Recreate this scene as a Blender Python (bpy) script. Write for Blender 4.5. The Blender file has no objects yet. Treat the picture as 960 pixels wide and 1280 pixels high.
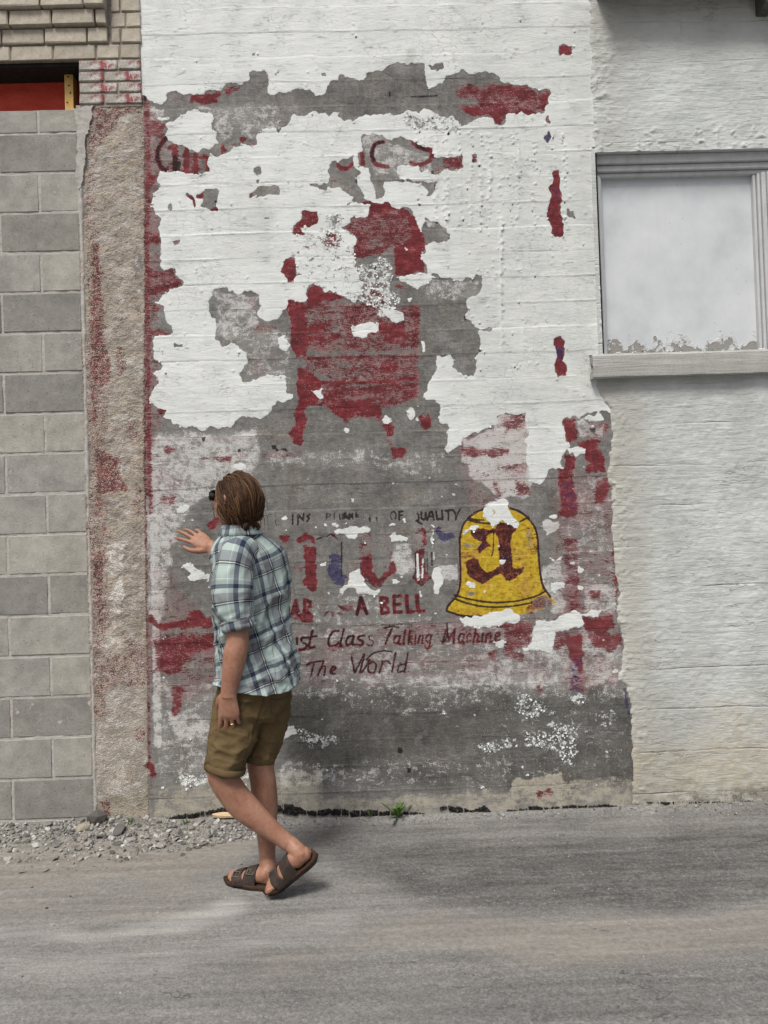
import bpy, bmesh, math, random
import numpy as np
from mathutils import Vector, Matrix, noise

random.seed(7)
RNG = np.random.default_rng(7)
R = math.radians
SC = bpy.context.scene
COL = SC.collection

# ------------------------------------------------------------------ camera
FPX = 924.0                       # focal length in pixels of a 960x1280 frame
CAM = np.array([0.0, -3.70, 1.45])
YAW, PITCH, ROLL = R(0.9), R(1.1), R(1.85)
f_ = np.array([math.sin(YAW) * math.cos(PITCH), math.cos(YAW) * math.cos(PITCH), math.sin(PITCH)])
r0_ = np.cross(f_, [0, 0, 1]); r0_ /= np.linalg.norm(r0_)
u0_ = np.cross(r0_, f_)
r_ = math.cos(ROLL) * r0_ - math.sin(ROLL) * u0_
u_ = math.sin(ROLL) * r0_ + math.cos(ROLL) * u0_
cam = bpy.data.cameras.new('camera')
cam_o = bpy.data.objects.new('camera', cam)
COL.objects.link(cam_o)
cam.sensor_fit = 'VERTICAL'
cam.sensor_height = 36.0
cam.sensor_width = 27.0
cam.lens = FPX / 1280.0 * 36.0
cam.clip_start = 0.05
cam.clip_end = 2000.0
M = Matrix.Identity(4)
for i in range(3):
    M[i][0], M[i][1], M[i][2], M[i][3] = r_[i], u_[i], -f_[i], CAM[i]
cam_o.matrix_world = M
SC.camera = cam_o

# ------------------------------------------------------------------ light
SUN_ELEV, SUN_AZ = R(58), R(-24)         # azimuth measured from -Y (behind the camera) towards -X
w = bpy.data.worlds.new('World')
SC.world = w
w.use_nodes = True
nt = w.node_tree
sky = nt.nodes.new('ShaderNodeTexSky')
sky.sky_type = 'NISHITA'
sky.sun_disc = False
sky.sun_elevation = SUN_ELEV
sky.air_density = 1.0
sky.dust_density = 6.0
sky.ozone_density = 1.0
bg = nt.nodes['Background']
nt.links.new(sky.outputs[0], bg.inputs['Color'])
bg.inputs['Strength'].default_value = 0.074
sd = Vector((math.sin(SUN_AZ) * math.cos(SUN_ELEV), -math.cos(SUN_AZ) * math.cos(SUN_ELEV), math.sin(SUN_ELEV)))
sky.sun_rotation = math.atan2(sd.x, sd.y)
sun = bpy.data.lights.new('sun', 'SUN')
sun.energy = 2.2
sun.angle = R(17)
sun.color = (1.0, 0.98, 0.925)
sun_o = bpy.data.objects.new('sun', sun)
COL.objects.link(sun_o)
sun_o.rotation_euler = (-sd).to_track_quat('-Z', 'Y').to_euler()
SC.view_settings.view_transform = 'Standard'
SC.view_settings.look = 'None'
SC.view_settings.gamma = 1.0
SC.view_settings.use_curve_mapping = False
SC.view_settings.exposure = 0.44
SC.render.engine = 'CYCLES'

# ------------------------------------------------------------------ picking helpers (reading sizes off the photograph)
def P(px, py, Y=0.0):
    """point where the sight line of photo pixel (px, py) meets the upright plane y = Y"""
    d = f_ + r_ * ((px - 480.0) / FPX) - u_ * ((py - 640.0) / FPX)
    t = (Y - CAM[1]) / d[1]
    return CAM + d * t
def PG(px, py, Z=0.0):
    d = f_ + r_ * ((px - 480.0) / FPX) - u_ * ((py - 640.0) / FPX)
    t = (Z - CAM[2]) / d[2]
    return CAM + d * t
def proj(x, y, z):
    q = np.stack([np.asarray(x) - CAM[0], np.asarray(y) - CAM[1], np.asarray(z) - CAM[2]], -1)
    dz = q @ f_
    return 480.0 + FPX * (q @ r_) / dz, 640.0 - FPX * (q @ u_) / dz

# ------------------------------------------------------------------ scene helpers
def tag(o, label=None, cat=None, group=None, kind=None):
    if label: o['label'] = label
    if cat: o['category'] = cat
    if group: o['group'] = group
    if kind: o['kind'] = kind
    return o
def empty(name, loc=(0, 0, 0)):
    o = bpy.data.objects.new(name, None)
    o.location = loc
    o.empty_display_size = 0.1
    COL.objects.link(o)
    return o
def link(name, me, mat=None, parent=None, smooth=False, loc=None):
    o = bpy.data.objects.new(name, me)
    COL.objects.link(o)
    if mat is not None and len(me.materials) == 0: me.materials.append(mat)
    if parent is not None:
        o.parent = parent
        o.matrix_parent_inverse = Matrix.Translation(-parent_loc(parent))
    if loc is not None: o.location = loc
    if smooth: me.polygons.foreach_set('use_smooth', [True] * len(me.polygons))
    return o
def parent_loc(p):
    v = Vector((0, 0, 0))
    while p is not None:
        v += p.location
        if p.parent is not None:
            v += p.matrix_parent_inverse.translation
        p = p.parent
    return v
def mesh_from(name, V, F, smooth=True):
    me = bpy.data.meshes.new(name)
    me.from_pydata([tuple(v) for v in V], [], [tuple(f) for f in F])
    if smooth: me.polygons.foreach_set('use_smooth', [True] * len(me.polygons))
    me.update()
    return me
def quad_mesh(name, V, Q, smooth=True):
    """fast mesh of quads from numpy arrays"""
    V = np.asarray(V, np.float32); Q = np.asarray(Q, np.int32)
    me = bpy.data.meshes.new(name)
    me.vertices.add(len(V)); me.vertices.foreach_set('co', V.ravel())
    me.loops.add(Q.size); me.loops.foreach_set('vertex_index', Q.ravel())
    me.polygons.add(len(Q))
    me.polygons.foreach_set('loop_start', np.arange(0, Q.size, 4, dtype=np.int32))
    me.polygons.foreach_set('use_smooth', np.full(len(Q), smooth))
    me.update(calc_edges=True)
    return me
def grid_quads(nr, nc, flip=False):
    i = np.arange(nr - 1)[:, None] * nc + np.arange(nc - 1)[None, :]
    q = np.stack([i, i + 1, i + nc + 1, i + nc], -1).reshape(-1, 4)
    return q[:, ::-1] if flip else q
def vec_attr(me, name, A):
    a = me.attributes.new(name, 'FLOAT_VECTOR', 'POINT')
    a.data.foreach_set('vector', np.asarray(A, np.float32).reshape(-1))

# smooth value noise on an array, 0..1, lattice cell sizes in samples
def vnoise(h, wd, cy, cx, seed, oct=1, gain=0.5):
    out = np.zeros((h, wd), np.float32); amp, tot = 1.0, 0.0
    rg = np.random.default_rng(seed)
    for _ in range(oct):
        gy, gx = int(h / cy) + 3, int(wd / cx) + 3
        L = rg.random((gy, gx), dtype=np.float32)
        y = np.arange(h, dtype=np.float32) / cy; x = np.arange(wd, dtype=np.float32) / cx
        iy = y.astype(int); ix = x.astype(int)
        fy = (y - iy); fx = (x - ix)
        fy = (fy * fy * (3 - 2 * fy))[:, None]; fx = (fx * fx * (3 - 2 * fx))[None, :]
        a = L[iy][:, ix]; b = L[iy][:, ix + 1]; c = L[iy + 1][:, ix]; d = L[iy + 1][:, ix + 1]
        out += amp * ((a * (1 - fx) + b * fx) * (1 - fy) + (c * (1 - fx) + d * fx) * fy)
        tot += amp; amp *= gain; cy = max(cy / 2, 1.01); cx = max(cx / 2, 1.01)
    return out / tot
def sstep(a, b, x):
    t = np.clip((x - a) / (b - a), 0, 1)
    return t * t * (3 - 2 * t)

# ------------------------------------------------------------------ material helpers
class NT:
    """small wrapper that writes node trees"""
    def __init__(self, name):
        self.m = bpy.data.materials.new(name)
        self.m.use_nodes = True
        self.t = self.m.node_tree
        self.b = self.t.nodes['Principled BSDF']
        self.b.inputs['Specular IOR Level'].default_value = 0.25
    def n(self, typ, **kw):
        nd = self.t.nodes.new(typ)
        for k, v in kw.items(): setattr(nd, k, v)
        return nd
    def set(self, sock, v):
        if isinstance(v, bpy.types.NodeSocket): self.t.links.new(v, sock)
        elif isinstance(v, (tuple, list)):
            v = tuple(v)
            if sock.type == 'RGBA' and len(v) == 3: v = v + (1.0,)
            sock.default_value = v
        else: sock.default_value = v
    def math(self, op, a, b=0.0, c=None, clamp=False):
        nd = self.n('ShaderNodeMath', operation=op); nd.use_clamp = clamp
        self.set(nd.inputs[0], a); self.set(nd.inputs[1], b)
        if c is not None: self.set(nd.inputs[2], c)
        return nd.outputs[0]
    def mix(self, fac, a, b, mode='MIX'):
        nd = self.n('ShaderNodeMix', data_type='RGBA', blend_type=mode)
        self.set(nd.inputs[0], fac); self.set(nd.inputs[6], a); self.set(nd.inputs[7], b)
        return nd.outputs[2]
    def mixf(self, fac, a, b):
        nd = self.n('ShaderNodeMix', data_type='FLOAT')
        self.set(nd.inputs[0], fac); self.set(nd.inputs[2], a); self.set(nd.inputs[3], b)
        return nd.outputs[0]
    def coord(self, which='Object'):
        return self.n('ShaderNodeTexCoord').outputs[which]
    def pos(self):
        return self.n('ShaderNodeNewGeometry').outputs['Position']
    def vmul(self, v, s):
        nd = self.n('ShaderNodeVectorMath', operation='MULTIPLY')
        self.set(nd.inputs[0], v); self.set(nd.inputs[1], s)
        return nd.outputs[0]
    def noise(self, v, scale, detail=4.0, rough=0.55, dist=0.0, out=0):
        nd = self.n('ShaderNodeTexNoise')
        self.set(nd.inputs['Vector'], v)
        nd.inputs['Scale'].default_value = scale
        nd.inputs['Detail'].default_value = detail
        nd.inputs['Roughness'].default_value = rough
        nd.inputs['Distortion'].default_value = dist
        return nd.outputs[out]
    def vor(self, v, scale, feature='F1', out='Distance', rnd=1.0):
        nd = self.n('ShaderNodeTexVoronoi', feature=feature)
        self.set(nd.inputs['Vector'], v)
        nd.inputs['Scale'].default_value = scale
        nd.inputs['Randomness'].default_value = rnd
        return nd.outputs[out]
    def rng(self, v, a, b, c=0.0, d=1.0, smooth=False):
        nd = self.n('ShaderNodeMapRange', interpolation_type='SMOOTHSTEP' if smooth else 'LINEAR')
        self.set(nd.inputs[0], v)
        for i, x in enumerate((a, b, c, d)): nd.inputs[1 + i].default_value = x
        return nd.outputs[0]
    def ramp(self, v, stops, interp='LINEAR'):
        nd = self.n('ShaderNodeValToRGB')
        self.set(nd.inputs[0], v)
        e = nd.color_ramp; e.interpolation = interp
        while len(e.elements) < len(stops): e.elements.new(0.5)
        for el, (p, c) in zip(e.elements, stops):
            el.position = p; el.color = tuple(c) + (1.0,) if len(c) == 3 else c
        return nd.outputs[0]
    def attr(self, name):
        nd = self.n('ShaderNodeAttribute', attribute_name=name)
        sp = self.n('ShaderNodeSeparateXYZ')
        self.t.links.new(nd.outputs['Vector'], sp.inputs[0])
        return sp.outputs
    def sep(self, v):
        sp = self.n('ShaderNodeSeparateXYZ'); self.set(sp.inputs[0], v)
        return sp.outputs
    def comb(self, x, y, z):
        nd = self.n('ShaderNodeCombineXYZ')
        for s, v in zip(nd.inputs, (x, y, z)): self.set(s, v)
        return nd.outputs[0]
    def bump(self, h, strength=0.5, dist=0.01, nrm=None):
        nd = self.n('ShaderNodeBump')
        nd.inputs['Strength'].default_value = strength
        nd.inputs['Distance'].default_value = dist
        self.set(nd.inputs['Height'], h)
        if nrm is not None: self.set(nd.inputs['Normal'], nrm)
        return nd.outputs[0]
    def out(self, color=None, rough=None, normal=None, spec=None):
        if color is not None: self.set(self.b.inputs['Base Color'], color)
        if rough is not None: self.set(self.b.inputs['Roughness'], rough)
        if normal is not None: self.set(self.b.inputs['Normal'], normal)
        if spec is not None: self.b.inputs['Specular IOR Level'].default_value = spec
        return self.m
# ================================================================== paint layers of the old wall
# densities 0..1 of every paint layer, kept in a picture-sized array that is later laid on the wall mesh
SS = 2                                        # samples per photo pixel
MX0, MY0, MX1, MY1 = 95, 0, 812, 1062          # part of the photograph that holds the painted wall and its pier
MH, MW = (MY1 - MY0) * SS, (MX1 - MX0) * SS
def layer(v=0.0): return np.full((MH, MW), v, np.float32)
L_white, L_wash, L_red, L_ink_shade, L_yel, L_blue = layer(), layer(), layer(), layer(), layer(), layer()
L_tone, L_grime_shade, L_beige = layer(0.35), layer(), layer()
L_h = layer()                                 # relief in mm

def T(s, ox=0, oy=0, k=1.0):
    a = np.array([float(v) for v in s.replace(',', ' ').split()]).reshape(-1, 2)
    return a / k + np.array([ox, oy])
def ragged(p, amp, closed=True, step=2.0, seed=0):
    """breaks a traced outline up into an uneven flaked edge"""
    rg = np.random.default_rng(seed + int(abs(p.sum()) * 7) % 100000)
    pts = [q for q in p]
    for _ in range(6):
        out, more = [], False
        n = len(pts)
        for i in range(n if closed else n - 1):
            a, b = pts[i], pts[(i + 1) % n]
            out.append(a)
            d = b - a; L = math.hypot(*d)
            if L > step:
                nrm = np.array([-d[1], d[0]]) / L
                out.append((a + b) / 2 + nrm * rg.normal() * min(L * 0.125, amp) + d * rg.uniform(-.12, .12))
                more = True
        if not closed: out.append(pts[-1])
        pts = out
        if not more: break
    return np.array(pts)
def fill(p):
    """coverage of a polygon (photo pixels): returns (row slice, column slice, 0/1 array)"""
    q = (p - np.array([MX0, MY0])) * SS
    y0 = max(int(math.floor(q[:, 1].min())) - 1, 0); y1 = min(int(math.ceil(q[:, 1].max())) + 2, MH)
    x0 = max(int(math.floor(q[:, 0].min())) - 1, 0); x1 = min(int(math.ceil(q[:, 0].max())) + 2, MW)
    if y1 <= y0 or x1 <= x0: return None
    m = np.zeros((y1 - y0, x1 - x0), np.float32)
    a = q; b = np.roll(q, -1, 0)
    xs = np.arange(x0, x1) + 0.5
    for yy in range(y0, y1):
        yc = yy + 0.5
        hit = ((a[:, 1] <= yc) & (b[:, 1] > yc)) | ((b[:, 1] <= yc) & (a[:, 1] > yc))
        if not hit.any(): continue
        aa, bb = a[hit], b[hit]
        cx = np.sort(aa[:, 0] + (yc - aa[:, 1]) / (bb[:, 1] - aa[:, 1]) * (bb[:, 0] - aa[:, 0]))
        m[yy - y0] = (np.searchsorted(cx, xs) % 2)
    return slice(y0, y1), slice(x0, x1), m
def box1(a, n, ax):
    if n < 1: return a
    pad = [(0, 0), (0, 0)]; pad[ax] = (n + 1, n)
    c = np.cumsum(np.pad(a, pad, mode='edge'), axis=ax, dtype=np.float64)
    k = 2 * n + 1
    return ((c[k:] - c[:-k]) if ax == 0 else (c[:, k:] - c[:, :-k])).astype(np.float32) / k
def blur(a, n):
    for _ in range(2): a = box1(box1(a, n, 0), n, 1)
    return a
def put(Ly, p, d=1.0, soft=0.0, rag=2.5, erase=False, seed=0):
    if rag: p = ragged(p, rag, seed=seed)
    if soft:
        pad = soft * 2.5
        lo, hi = p.min(0) - pad, p.max(0) + pad
        r = fill(np.array([lo, [hi[0], lo[1]], hi, [lo[0], hi[1]]]))
        if r is None: return
        ys, xs, _ = r
        big = np.zeros((ys.stop - ys.start, xs.stop - xs.start), np.float32)
        g = fill(p)
        if g is None: return
        gy, gx, m = g
        big[gy.start - ys.start:gy.stop - ys.start, gx.start - xs.start:gx.stop - xs.start] = m
        m = blur(big, max(int(soft * SS / 2), 1))
    else:
        g = fill(p)
        if g is None: return
        ys, xs, m = g
    if erase: Ly[ys, xs] *= (1 - m * d)
    else: Ly[ys, xs] = np.maximum(Ly[ys, xs], m * d)
def ellipse(cx, cy, rx, ry, rot=0.0, n=24):
    t = np.linspace(0, 2 * np.pi, n, endpoint=False)
    x, y = rx * np.cos(t), ry * np.sin(t)
    c, s = math.cos(R(rot)), math.sin(R(rot))
    return np.stack([cx + x * c - y * s, cy + x * s + y * c], -1)
def stroke(Ly, p, w, d=1.0, erase=False, curve=True, taper=False):
    """brush stroke of width w photo pixels along points"""
    if curve and len(p) > 2:
        q = []
        for i in range(len(p) - 1):
            p0, p1, p2, p3 = p[max(i - 1, 0)], p[i], p[i + 1], p[min(i + 2, len(p) - 1)]
            for t in np.linspace(0, 1, 6, endpoint=False):
                q.append(0.5 * ((2 * p1) + (p2 - p0) * t + (2 * p0 - 5 * p1 + 4 * p2 - p3) * t * t + (3 * p1 - p0 - 3 * p2 + p3) * t ** 3))
        q.append(p[-1]); p = np.array(q)
    pad = w + 3
    lo, hi = p.min(0) - pad, p.max(0) + pad
    x0, y0 = np.maximum(((lo - [MX0, MY0]) * SS).astype(int), 0)
    x1, y1 = np.minimum(((hi - [MX0, MY0]) * SS).astype(int) + 1, [MW, MH])
    if x1 <= x0 or y1 <= y0: return
    X, Y = np.meshgrid(np.arange(x0, x1) / SS + MX0, np.arange(y0, y1) / SS + MY0)
    D = np.full(X.shape, 1e9)
    for a, b in zip(p[:-1], p[1:]):
        v = b - a; L2 = max((v * v).sum(), 1e-9)
        t = np.clip(((X - a[0]) * v[0] + (Y - a[1]) * v[1]) / L2, 0, 1)
        D = np.minimum(D, np.hypot(X - a[0] - t * v[0], Y - a[1] - t * v[1]))
    m = (np.clip((w / 2 * (1.0 if w > 4 else 1.22) - D) / 0.9 + 0.5, 0, 1) * d).astype(np.float32)
    if erase: Ly[y0:y1, x0:x1] *= 1 - m
    else: Ly[y0:y1, x0:x1] = np.maximum(Ly[y0:y1, x0:x1], m)

# --- tiles the outlines were read in: t1(...) etc. turn enlarged-view coordinates into photo pixels
def t1(s): return T(s, 180, 60, 4.8)
def t2(s): return T(s, 380, 60, 4.8)
def t3(s): return T(s, 560, 60, 4.8)
def t4(s): return T(s, 180, 240, 4.8)
def t5(s): return T(s, 340, 240, 4.8)
def t6(s): return T(s, 500, 240, 4.8)
def t7(s): return T(s, 180, 400, 4.8)
def t8(s): return T(s, 340, 400, 4.8)
def u1(s): return T(s, 520, 480, 4.8)
def u2(s): return T(s, 640, 480, 4.8)
def u3(s): return T(s, 350, 620, 7.385)
def u4(s): return T(s, 460, 620, 7.385)
def u5(s): return T(s, 550, 620, 6.0)
def u6(s): return T(s, 350, 730, 5.333)
def u7(s): return T(s, 500, 730, 5.333)
def u8(s): return T(s, 640, 660, 4.8)
def z1(s): return T(s, 200, 560, 4.364)
def z8(s): return T(s, 90, 580, 3.048)
def c3(s): return T(s, 440, 60, 3.0)
def c7(s): return T(s, 500, 400, 3.0)

# ------------------------------------------------------------------ white overcoat
L_white[:] = 1.0
bare = np.concatenate([
    T('120 100 183 120'), t1('60 330 110 340 135 310 140 265 190 255 225 275 290 280 360 275 365 255 430 250 470 255 475 232 520 205 600 205 635 190 635 145 720 130 745 180 740 260 760 285 810 265 870 265 920 240 955 243'),
    t2('40 250 65 290 130 270 160 200 200 190 370 180 375 150 460 140 500 110 570 85 650 85 725 97 735 180 750 245 790 230 850 165 940 122'),
    t3('75 122 190 145 230 140 300 170 315 200 370 210 480 225 545 255 615 255 620 275 600 300 600 340 578 390 500 400 480 408 405 410 395 390 355 395 345 430 320 465 280 460 255 420 175 425 130 450 90 470 70 460'),
    t2('890 405 860 425 770 380 600 390 540 410 420 400 330 415 295 445 240 440 210 420 215 390 150 415 130 385 50 380 10 410'),
    t1('930 410 900 395 870 450 800 525 795 485 740 480 700 510 670 545 680 580 640 590 600 575 530 590 520 625 465 640 400 635 390 660 395 745 340 755 250 755 170 745 100 735 75 790 100 830 60 870 50 940'),
    t4('60 110 105 165 90 230 105 300 100 350 95 440 120 470 185 460 190 500 240 545 190 580 130 610 100 640 60 660 120 690 130 760 175 840 160 860 60 870'),
    t7('50 130 60 230 110 270 100 300 50 320 95 380 50 430 50 500 140 540 110 580 170 625 290 635 370 665 400 635 500 640 530 650 545 610 600 575 700 595 740 570 800 485 890 470 895 445 855 440 855 350 845 330 740 320 690 345 630 375 570 325 600 280 625 240 590 180 560 155 520 135 470 165 425 110'),
    t4('440 820 430 760 390 700 390 650 430 580 500 570 510 600 590 610 640 590 690 620 700 680 680 740 740 780 820 740 860 690'),
    t5('90 655 130 648 205 660 210 590 250 545 290 570 310 600 350 590 440 635 500 670 540 600 520 500 500 420 490 330 520 290 470 250 420 210 470 155 575 145 595 75 450 80 480 60 700 60 710 80 790 90 860 150 900 240 925 310 910 400 930 470 920 500'),
    t6('160 520 300 515 490 505 480 600 400 650 385 740 450 810 555 810 555 830 470 835 485 880 480 950'),
    c7('297 120 280 150 275 210 240 210 195 175 190 130 135 130 130 200 105 240 85 290 130 300'),
    u1('150 140 130 200 190 240 190 300 170 390 210 405 240 385 275 320 330 300 420 265 490 240 485 190 660 170 665 260 650 350 660 460 680 500 670 580 740 610 770 580 790 520 830 510 890 505 885 420'),
    u2('350 370 315 310 305 210 380 190 400 215 450 170 540 155 580 170 640 160'),
    T('812 512 812 1100 120 1100')])
put(L_white, bare, 1.0, rag=2.2, erase=True)
# flakes missing inside the overcoat
for p in [t2('345 530 370 520 470 515 495 550 520 555 590 530 640 550 690 580 770 600 780 655 835 655 840 725 790 765 705 755 690 705 590 700 555 740 575 790 690 800 805 805 770 880 735 890 730 840 690 815 480 800 475 830 465 900 430 905 420 830 395 790 395 720 330 710 330 625 355 610'),
          t2('165 680 200 690 240 665 290 650 300 710 340 745 325 770 320 820 360 880 355 915 290 920 295 890 240 860 220 840 140 835 135 860 30 825 45 815 140 815 155 780 155 700'),
          t3('0 660 40 660 85 640 95 720 50 740 0 725 -30 730 -30 655'), t3('145 640 175 640 175 680 145 685'),
          T('245 243 252 241 256 236 271 235 275 239 271.7 249.6 269.6 254.6 273.7 263 263 264 259 260 250 258.7 255 248 244.6 247'),
          T('232 241 239 244 244.6 258 248.7 260 242.5 260 240 250 232 244'), t4('150 70 165 72 170 110 150 110'),
          T('323.7 233 347.7 232 348.7 244 334 243 329 246 317.5 245 313 251.7 311 243 317.5 239'),
          t1('655 728 700 710 710 750 685 770 670 755'), t1('670 795 692 795 690 812 675 812'),
          t4('150 285 215 285 210 310 185 325'), t4('180 905 230 915 240 945 222 930 185 935'), t4('720 155 755 152 750 165 725 165'),
          t5('185 110 275 115 275 185 230 210 170 220 200 255 160 250 120 250 125 200 180 160'),
          t5('85 400 135 400 145 470 130 545 95 545 75 500 50 480 65 450 65 415'), t5('140 495 175 493 172 502 140 503'),
          T('698 57 718 56 714 69 698 72'), t3('590 405 605 405 612 460 580 435'), t3('600 490 622 525 595 575 572 540'),
          c3('755 460 780 460 785 560 795 660 795 700 760 710 740 650 730 620 745 570 738 520 752 510'),
          c3('805 600 830 610 840 645 815 635'), c7('575 70 605 62 620 110 608 150 625 175 625 210 590 215 580 180 585 120'),
          t6('130 230 150 150 215 180 260 210 285 250 305 255 300 285 200 295 165 320 140 280'),
          t2('105 150 128 152 130 172 108 172'), t2('740 110 800 95 840 120 800 145 760 130'), t1('650 30 668 28 662 52 648 46'),
          t8('858 700 868 700 868 750 858 750')]:
    put(L_white, p, 1.0, rag=1.6, erase=True)
# crazed, half lost overcoat about the chair
put(L_white, t5('95 300 180 250 330 110 430 110 440 200 520 290 500 400 700 400 740 500 720 540 500 660 350 600 200 650 110 420'), 0.30, soft=6, rag=3, erase=True)
put(L_white, t5('480 400 560 430 640 380 700 400 740 500 710 560 780 620 780 680 640 760 560 680 470 640 430 560'), 0.50, soft=5, rag=3)
put(L_white, t5('310 120 430 110 430 180 350 220'), 0.25, soft=4, erase=True)
put(L_white, t5('310 250 400 240 400 330 330 340'), 0.45, soft=4, erase=True)
put(L_white, t2('160 200 200 190 370 180 365 145 165 165'), 0.65, soft=1)
put(L_white, t2('590 390 760 400 900 430 960 480 880 520 700 500 590 470'), 0.4, soft=3, erase=True)
# islands of overcoat that still cling to the bare wall
isl = [t1('265 375 320 368 410 395 420 430 405 490 440 505 450 570 350 600 330 630 260 600 200 580 150 560 130 520 130 450 190 430 230 405'),
       t1('70 430 90 415 155 415 150 430 100 438'), t1('730 485 790 483 800 520 760 540 700 560'),
       t6('-5 508 120 500 200 505 270 498 200 518 100 535 30 540 -5 530'), t5('750 515 830 495 905 485 960 510 960 530 800 540'),
       t5('470 800 540 790 640 785 640 830 575 845 570 875 500 870 480 840'), t5('650 690 720 690 780 720 785 770 740 790 690 750'),
       t5('790 335 825 345 800 352'), t5('885 375 920 370 920 400 890 405'), t5('810 640 840 635 820 665'),
       t8('235 425 305 405 310 470 280 470 255 440'), t8('680 570 725 600 695 630 660 600'), t8('430 640 465 655 455 680 430 665'),
       ellipse(514, 517, 5, 8), t8('890 120 915 130 925 190 900 190'), t8('910 440 945 400 980 395 975 450 920 480'), t8('865 510 885 520 880 610 865 600'),
       t7('800 110 840 95 862 72 880 150 850 190 810 170'),
       z1('120 640 145 625 200 660 225 665 240 690 275 685 280 735 220 715 170 725 125 705 170 690'), ellipse(229, 636, 9, 4.5, -25), ellipse(300, 583.5, 8, 4.5, 10),
       u3('495 325 590 300 650 275 720 290 850 290 830 325 760 345 690 400 640 390 580 345'), u3('10 215 50 180 70 205 60 225'),
       u3('355 640 430 600 430 640 380 648'), u3('650 15 690 30 685 65 660 60'),
       u3('550 895 590 830 640 770 650 700 730 670 745 730 790 810 850 860 930 860 920 890 860 920 760 905 720 910 700 860 640 845 590 880 580 910'),
       u3('400 250 440 270 430 285 405 270'), u3('475 250 540 260 545 280 490 280'), u3('590 250 620 235 620 250 600 265'),
       u4('200 370 230 340 300 350 375 390 360 425 210 425'), u4('585 265 610 270 605 480 590 480'), u4('595 500 612 520 612 600 598 580'),
       u4('610 665 660 650 690 740 660 850 650 905 605 900 590 740'), u4('470 880 490 870 500 930 480 930'), u4('215 770 250 770 300 790 240 815'),
       u4('320 210 340 205 350 250 330 250'), u4('190 270 240 250 260 265 200 285'),
       u5('380 40 480 15 515 60 530 130 595 215 585 245 500 205 460 180 440 210 360 190 315 160 330 90'),
       u7('400 225 460 225 560 205 640 185 760 190 800 225 800 245 700 250 640 280 540 290 430 285'), u7('620 385 690 370 700 415 660 428'),
       u5('185 670 220 640 265 650 262 695 230 680'), u5('445 480 490 475 490 500 450 510'), u5('430 365 450 365 450 385 432 385'), u5('325 715 340 712 340 730 325 732'),
       u8('130 600 140 560 240 555 290 525 350 510 420 520 440 570 410 595 340 615 260 625 250 680 250 765 150 740 80 745 60 720 120 680'),
       u8('205 175 300 170 290 195 240 200'), u8('390 230 425 240 420 270 395 265'), u8('230 330 320 335 270 370 245 385'), u8('395 345 425 350 425 375 400 375'),
       u8('415 520 480 490 540 500 520 540'), u8('345 205 378 203 375 220 350 218'), u8('590 860 640 852 630 870'),
       u2('335 385 400 375 445 390 440 420 380 440 340 420'), u2('220 790 270 785 265 808 225 805'), u2('430 205 460 180 500 195 520 160 540 190 555 215 500 225')]
for p in isl:
    put(L_white, p, 1.0, rag=3.0)
put(L_white, u3('590 880 620 850 690 850 705 905 600 910'), 1.0, rag=1.0, erase=True)
put(L_white, u5('230 215 300 210 290 230 220 260 190 290 165 285 175 265 215 245'), 0.62, soft=1)
put(L_white, u5('330 60 460 80 450 190 340 180'), 0.25, soft=2, erase=True)
put(L_white, u8('345 1000 440 990 440 1060 350 1060'), 0.55, soft=2)
for a in [T('640 860 660 862 700 885 690 900 660 905 640 890'), T('650 915 705 918 740 930 700 945 655 935'), T('548 865 565 860 560 900 550 898'), T('680 905 730 900 720 960 690 950'),
          T('740 890 775 885 770 915 745 915'), T('590 925 640 920 655 940 600 945'), T('370 905 430 915 420 935 360 930')]:
    put(L_white, a, 0.41, soft=6)
put(L_white, T('345 912 368 906 372 918 350 925'), 0.8, soft=1); put(L_white, T('200 975 250 968 300 962 372 958 375 966 300 975 230 985'), 0.5, soft=3)
put(L_white, T('335 922 352 925 348 935 330 935'), 0.85, soft=1)
rg = np.random.default_rng(5)
for i in range(150):                           # scattered small scraps of overcoat
    x, y = rg.uniform(195, 780), rg.uniform(560, 985)
    if 560 < x < 690 and 640 < y < 770 and rg.random() < .8: continue
    s = rg.uniform(.5, 1.7)
    put(L_white, ellipse(x, y, s * rg.uniform(.8, 1.8), s, rg.uniform(-40, 40), 7), rg.uniform(.7, 1), rag=0)
rg = np.random.default_rng(6)
pits = []
for i in range(520):                           # pits and blistered spots in the overcoat
    if i < 330:
        x = rg.choice([525, 545, 558, 575, 588, 601, 612, 626, 640, 648, 668, 690, 705]) + rg.normal() * 2.2; y = rg.uniform(165, 480) if rg.random() < .35 else rg.uniform(165, 290)
        if x > 655 and y > 330: y -= 120
    else: x, y = rg.uniform(200, 735), rg.uniform(20, 520)
    if L_white[int(np.clip((y - MY0) * SS, 0, MH - 1)), int((x - MX0) * SS)] < .5 or L_white[int(np.clip((y + 2 - MY0) * SS, 0, MH - 1)), int((x + 2 - MX0) * SS)] < .5: continue
    pits.append((x, y))
    s = rg.uniform(.5, 1.15)
    put(L_white, ellipse(x, y, s * 1.2, s, rg.uniform(-40, 40), 7), rg.uniform(.7, 1), rag=0, erase=True)
    stroke(L_ink_shade, T(f'{x} {y - 2} {x} {y + 2}'), 4, 0.5)  # dark dab paints the shadow inside each pit

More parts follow.
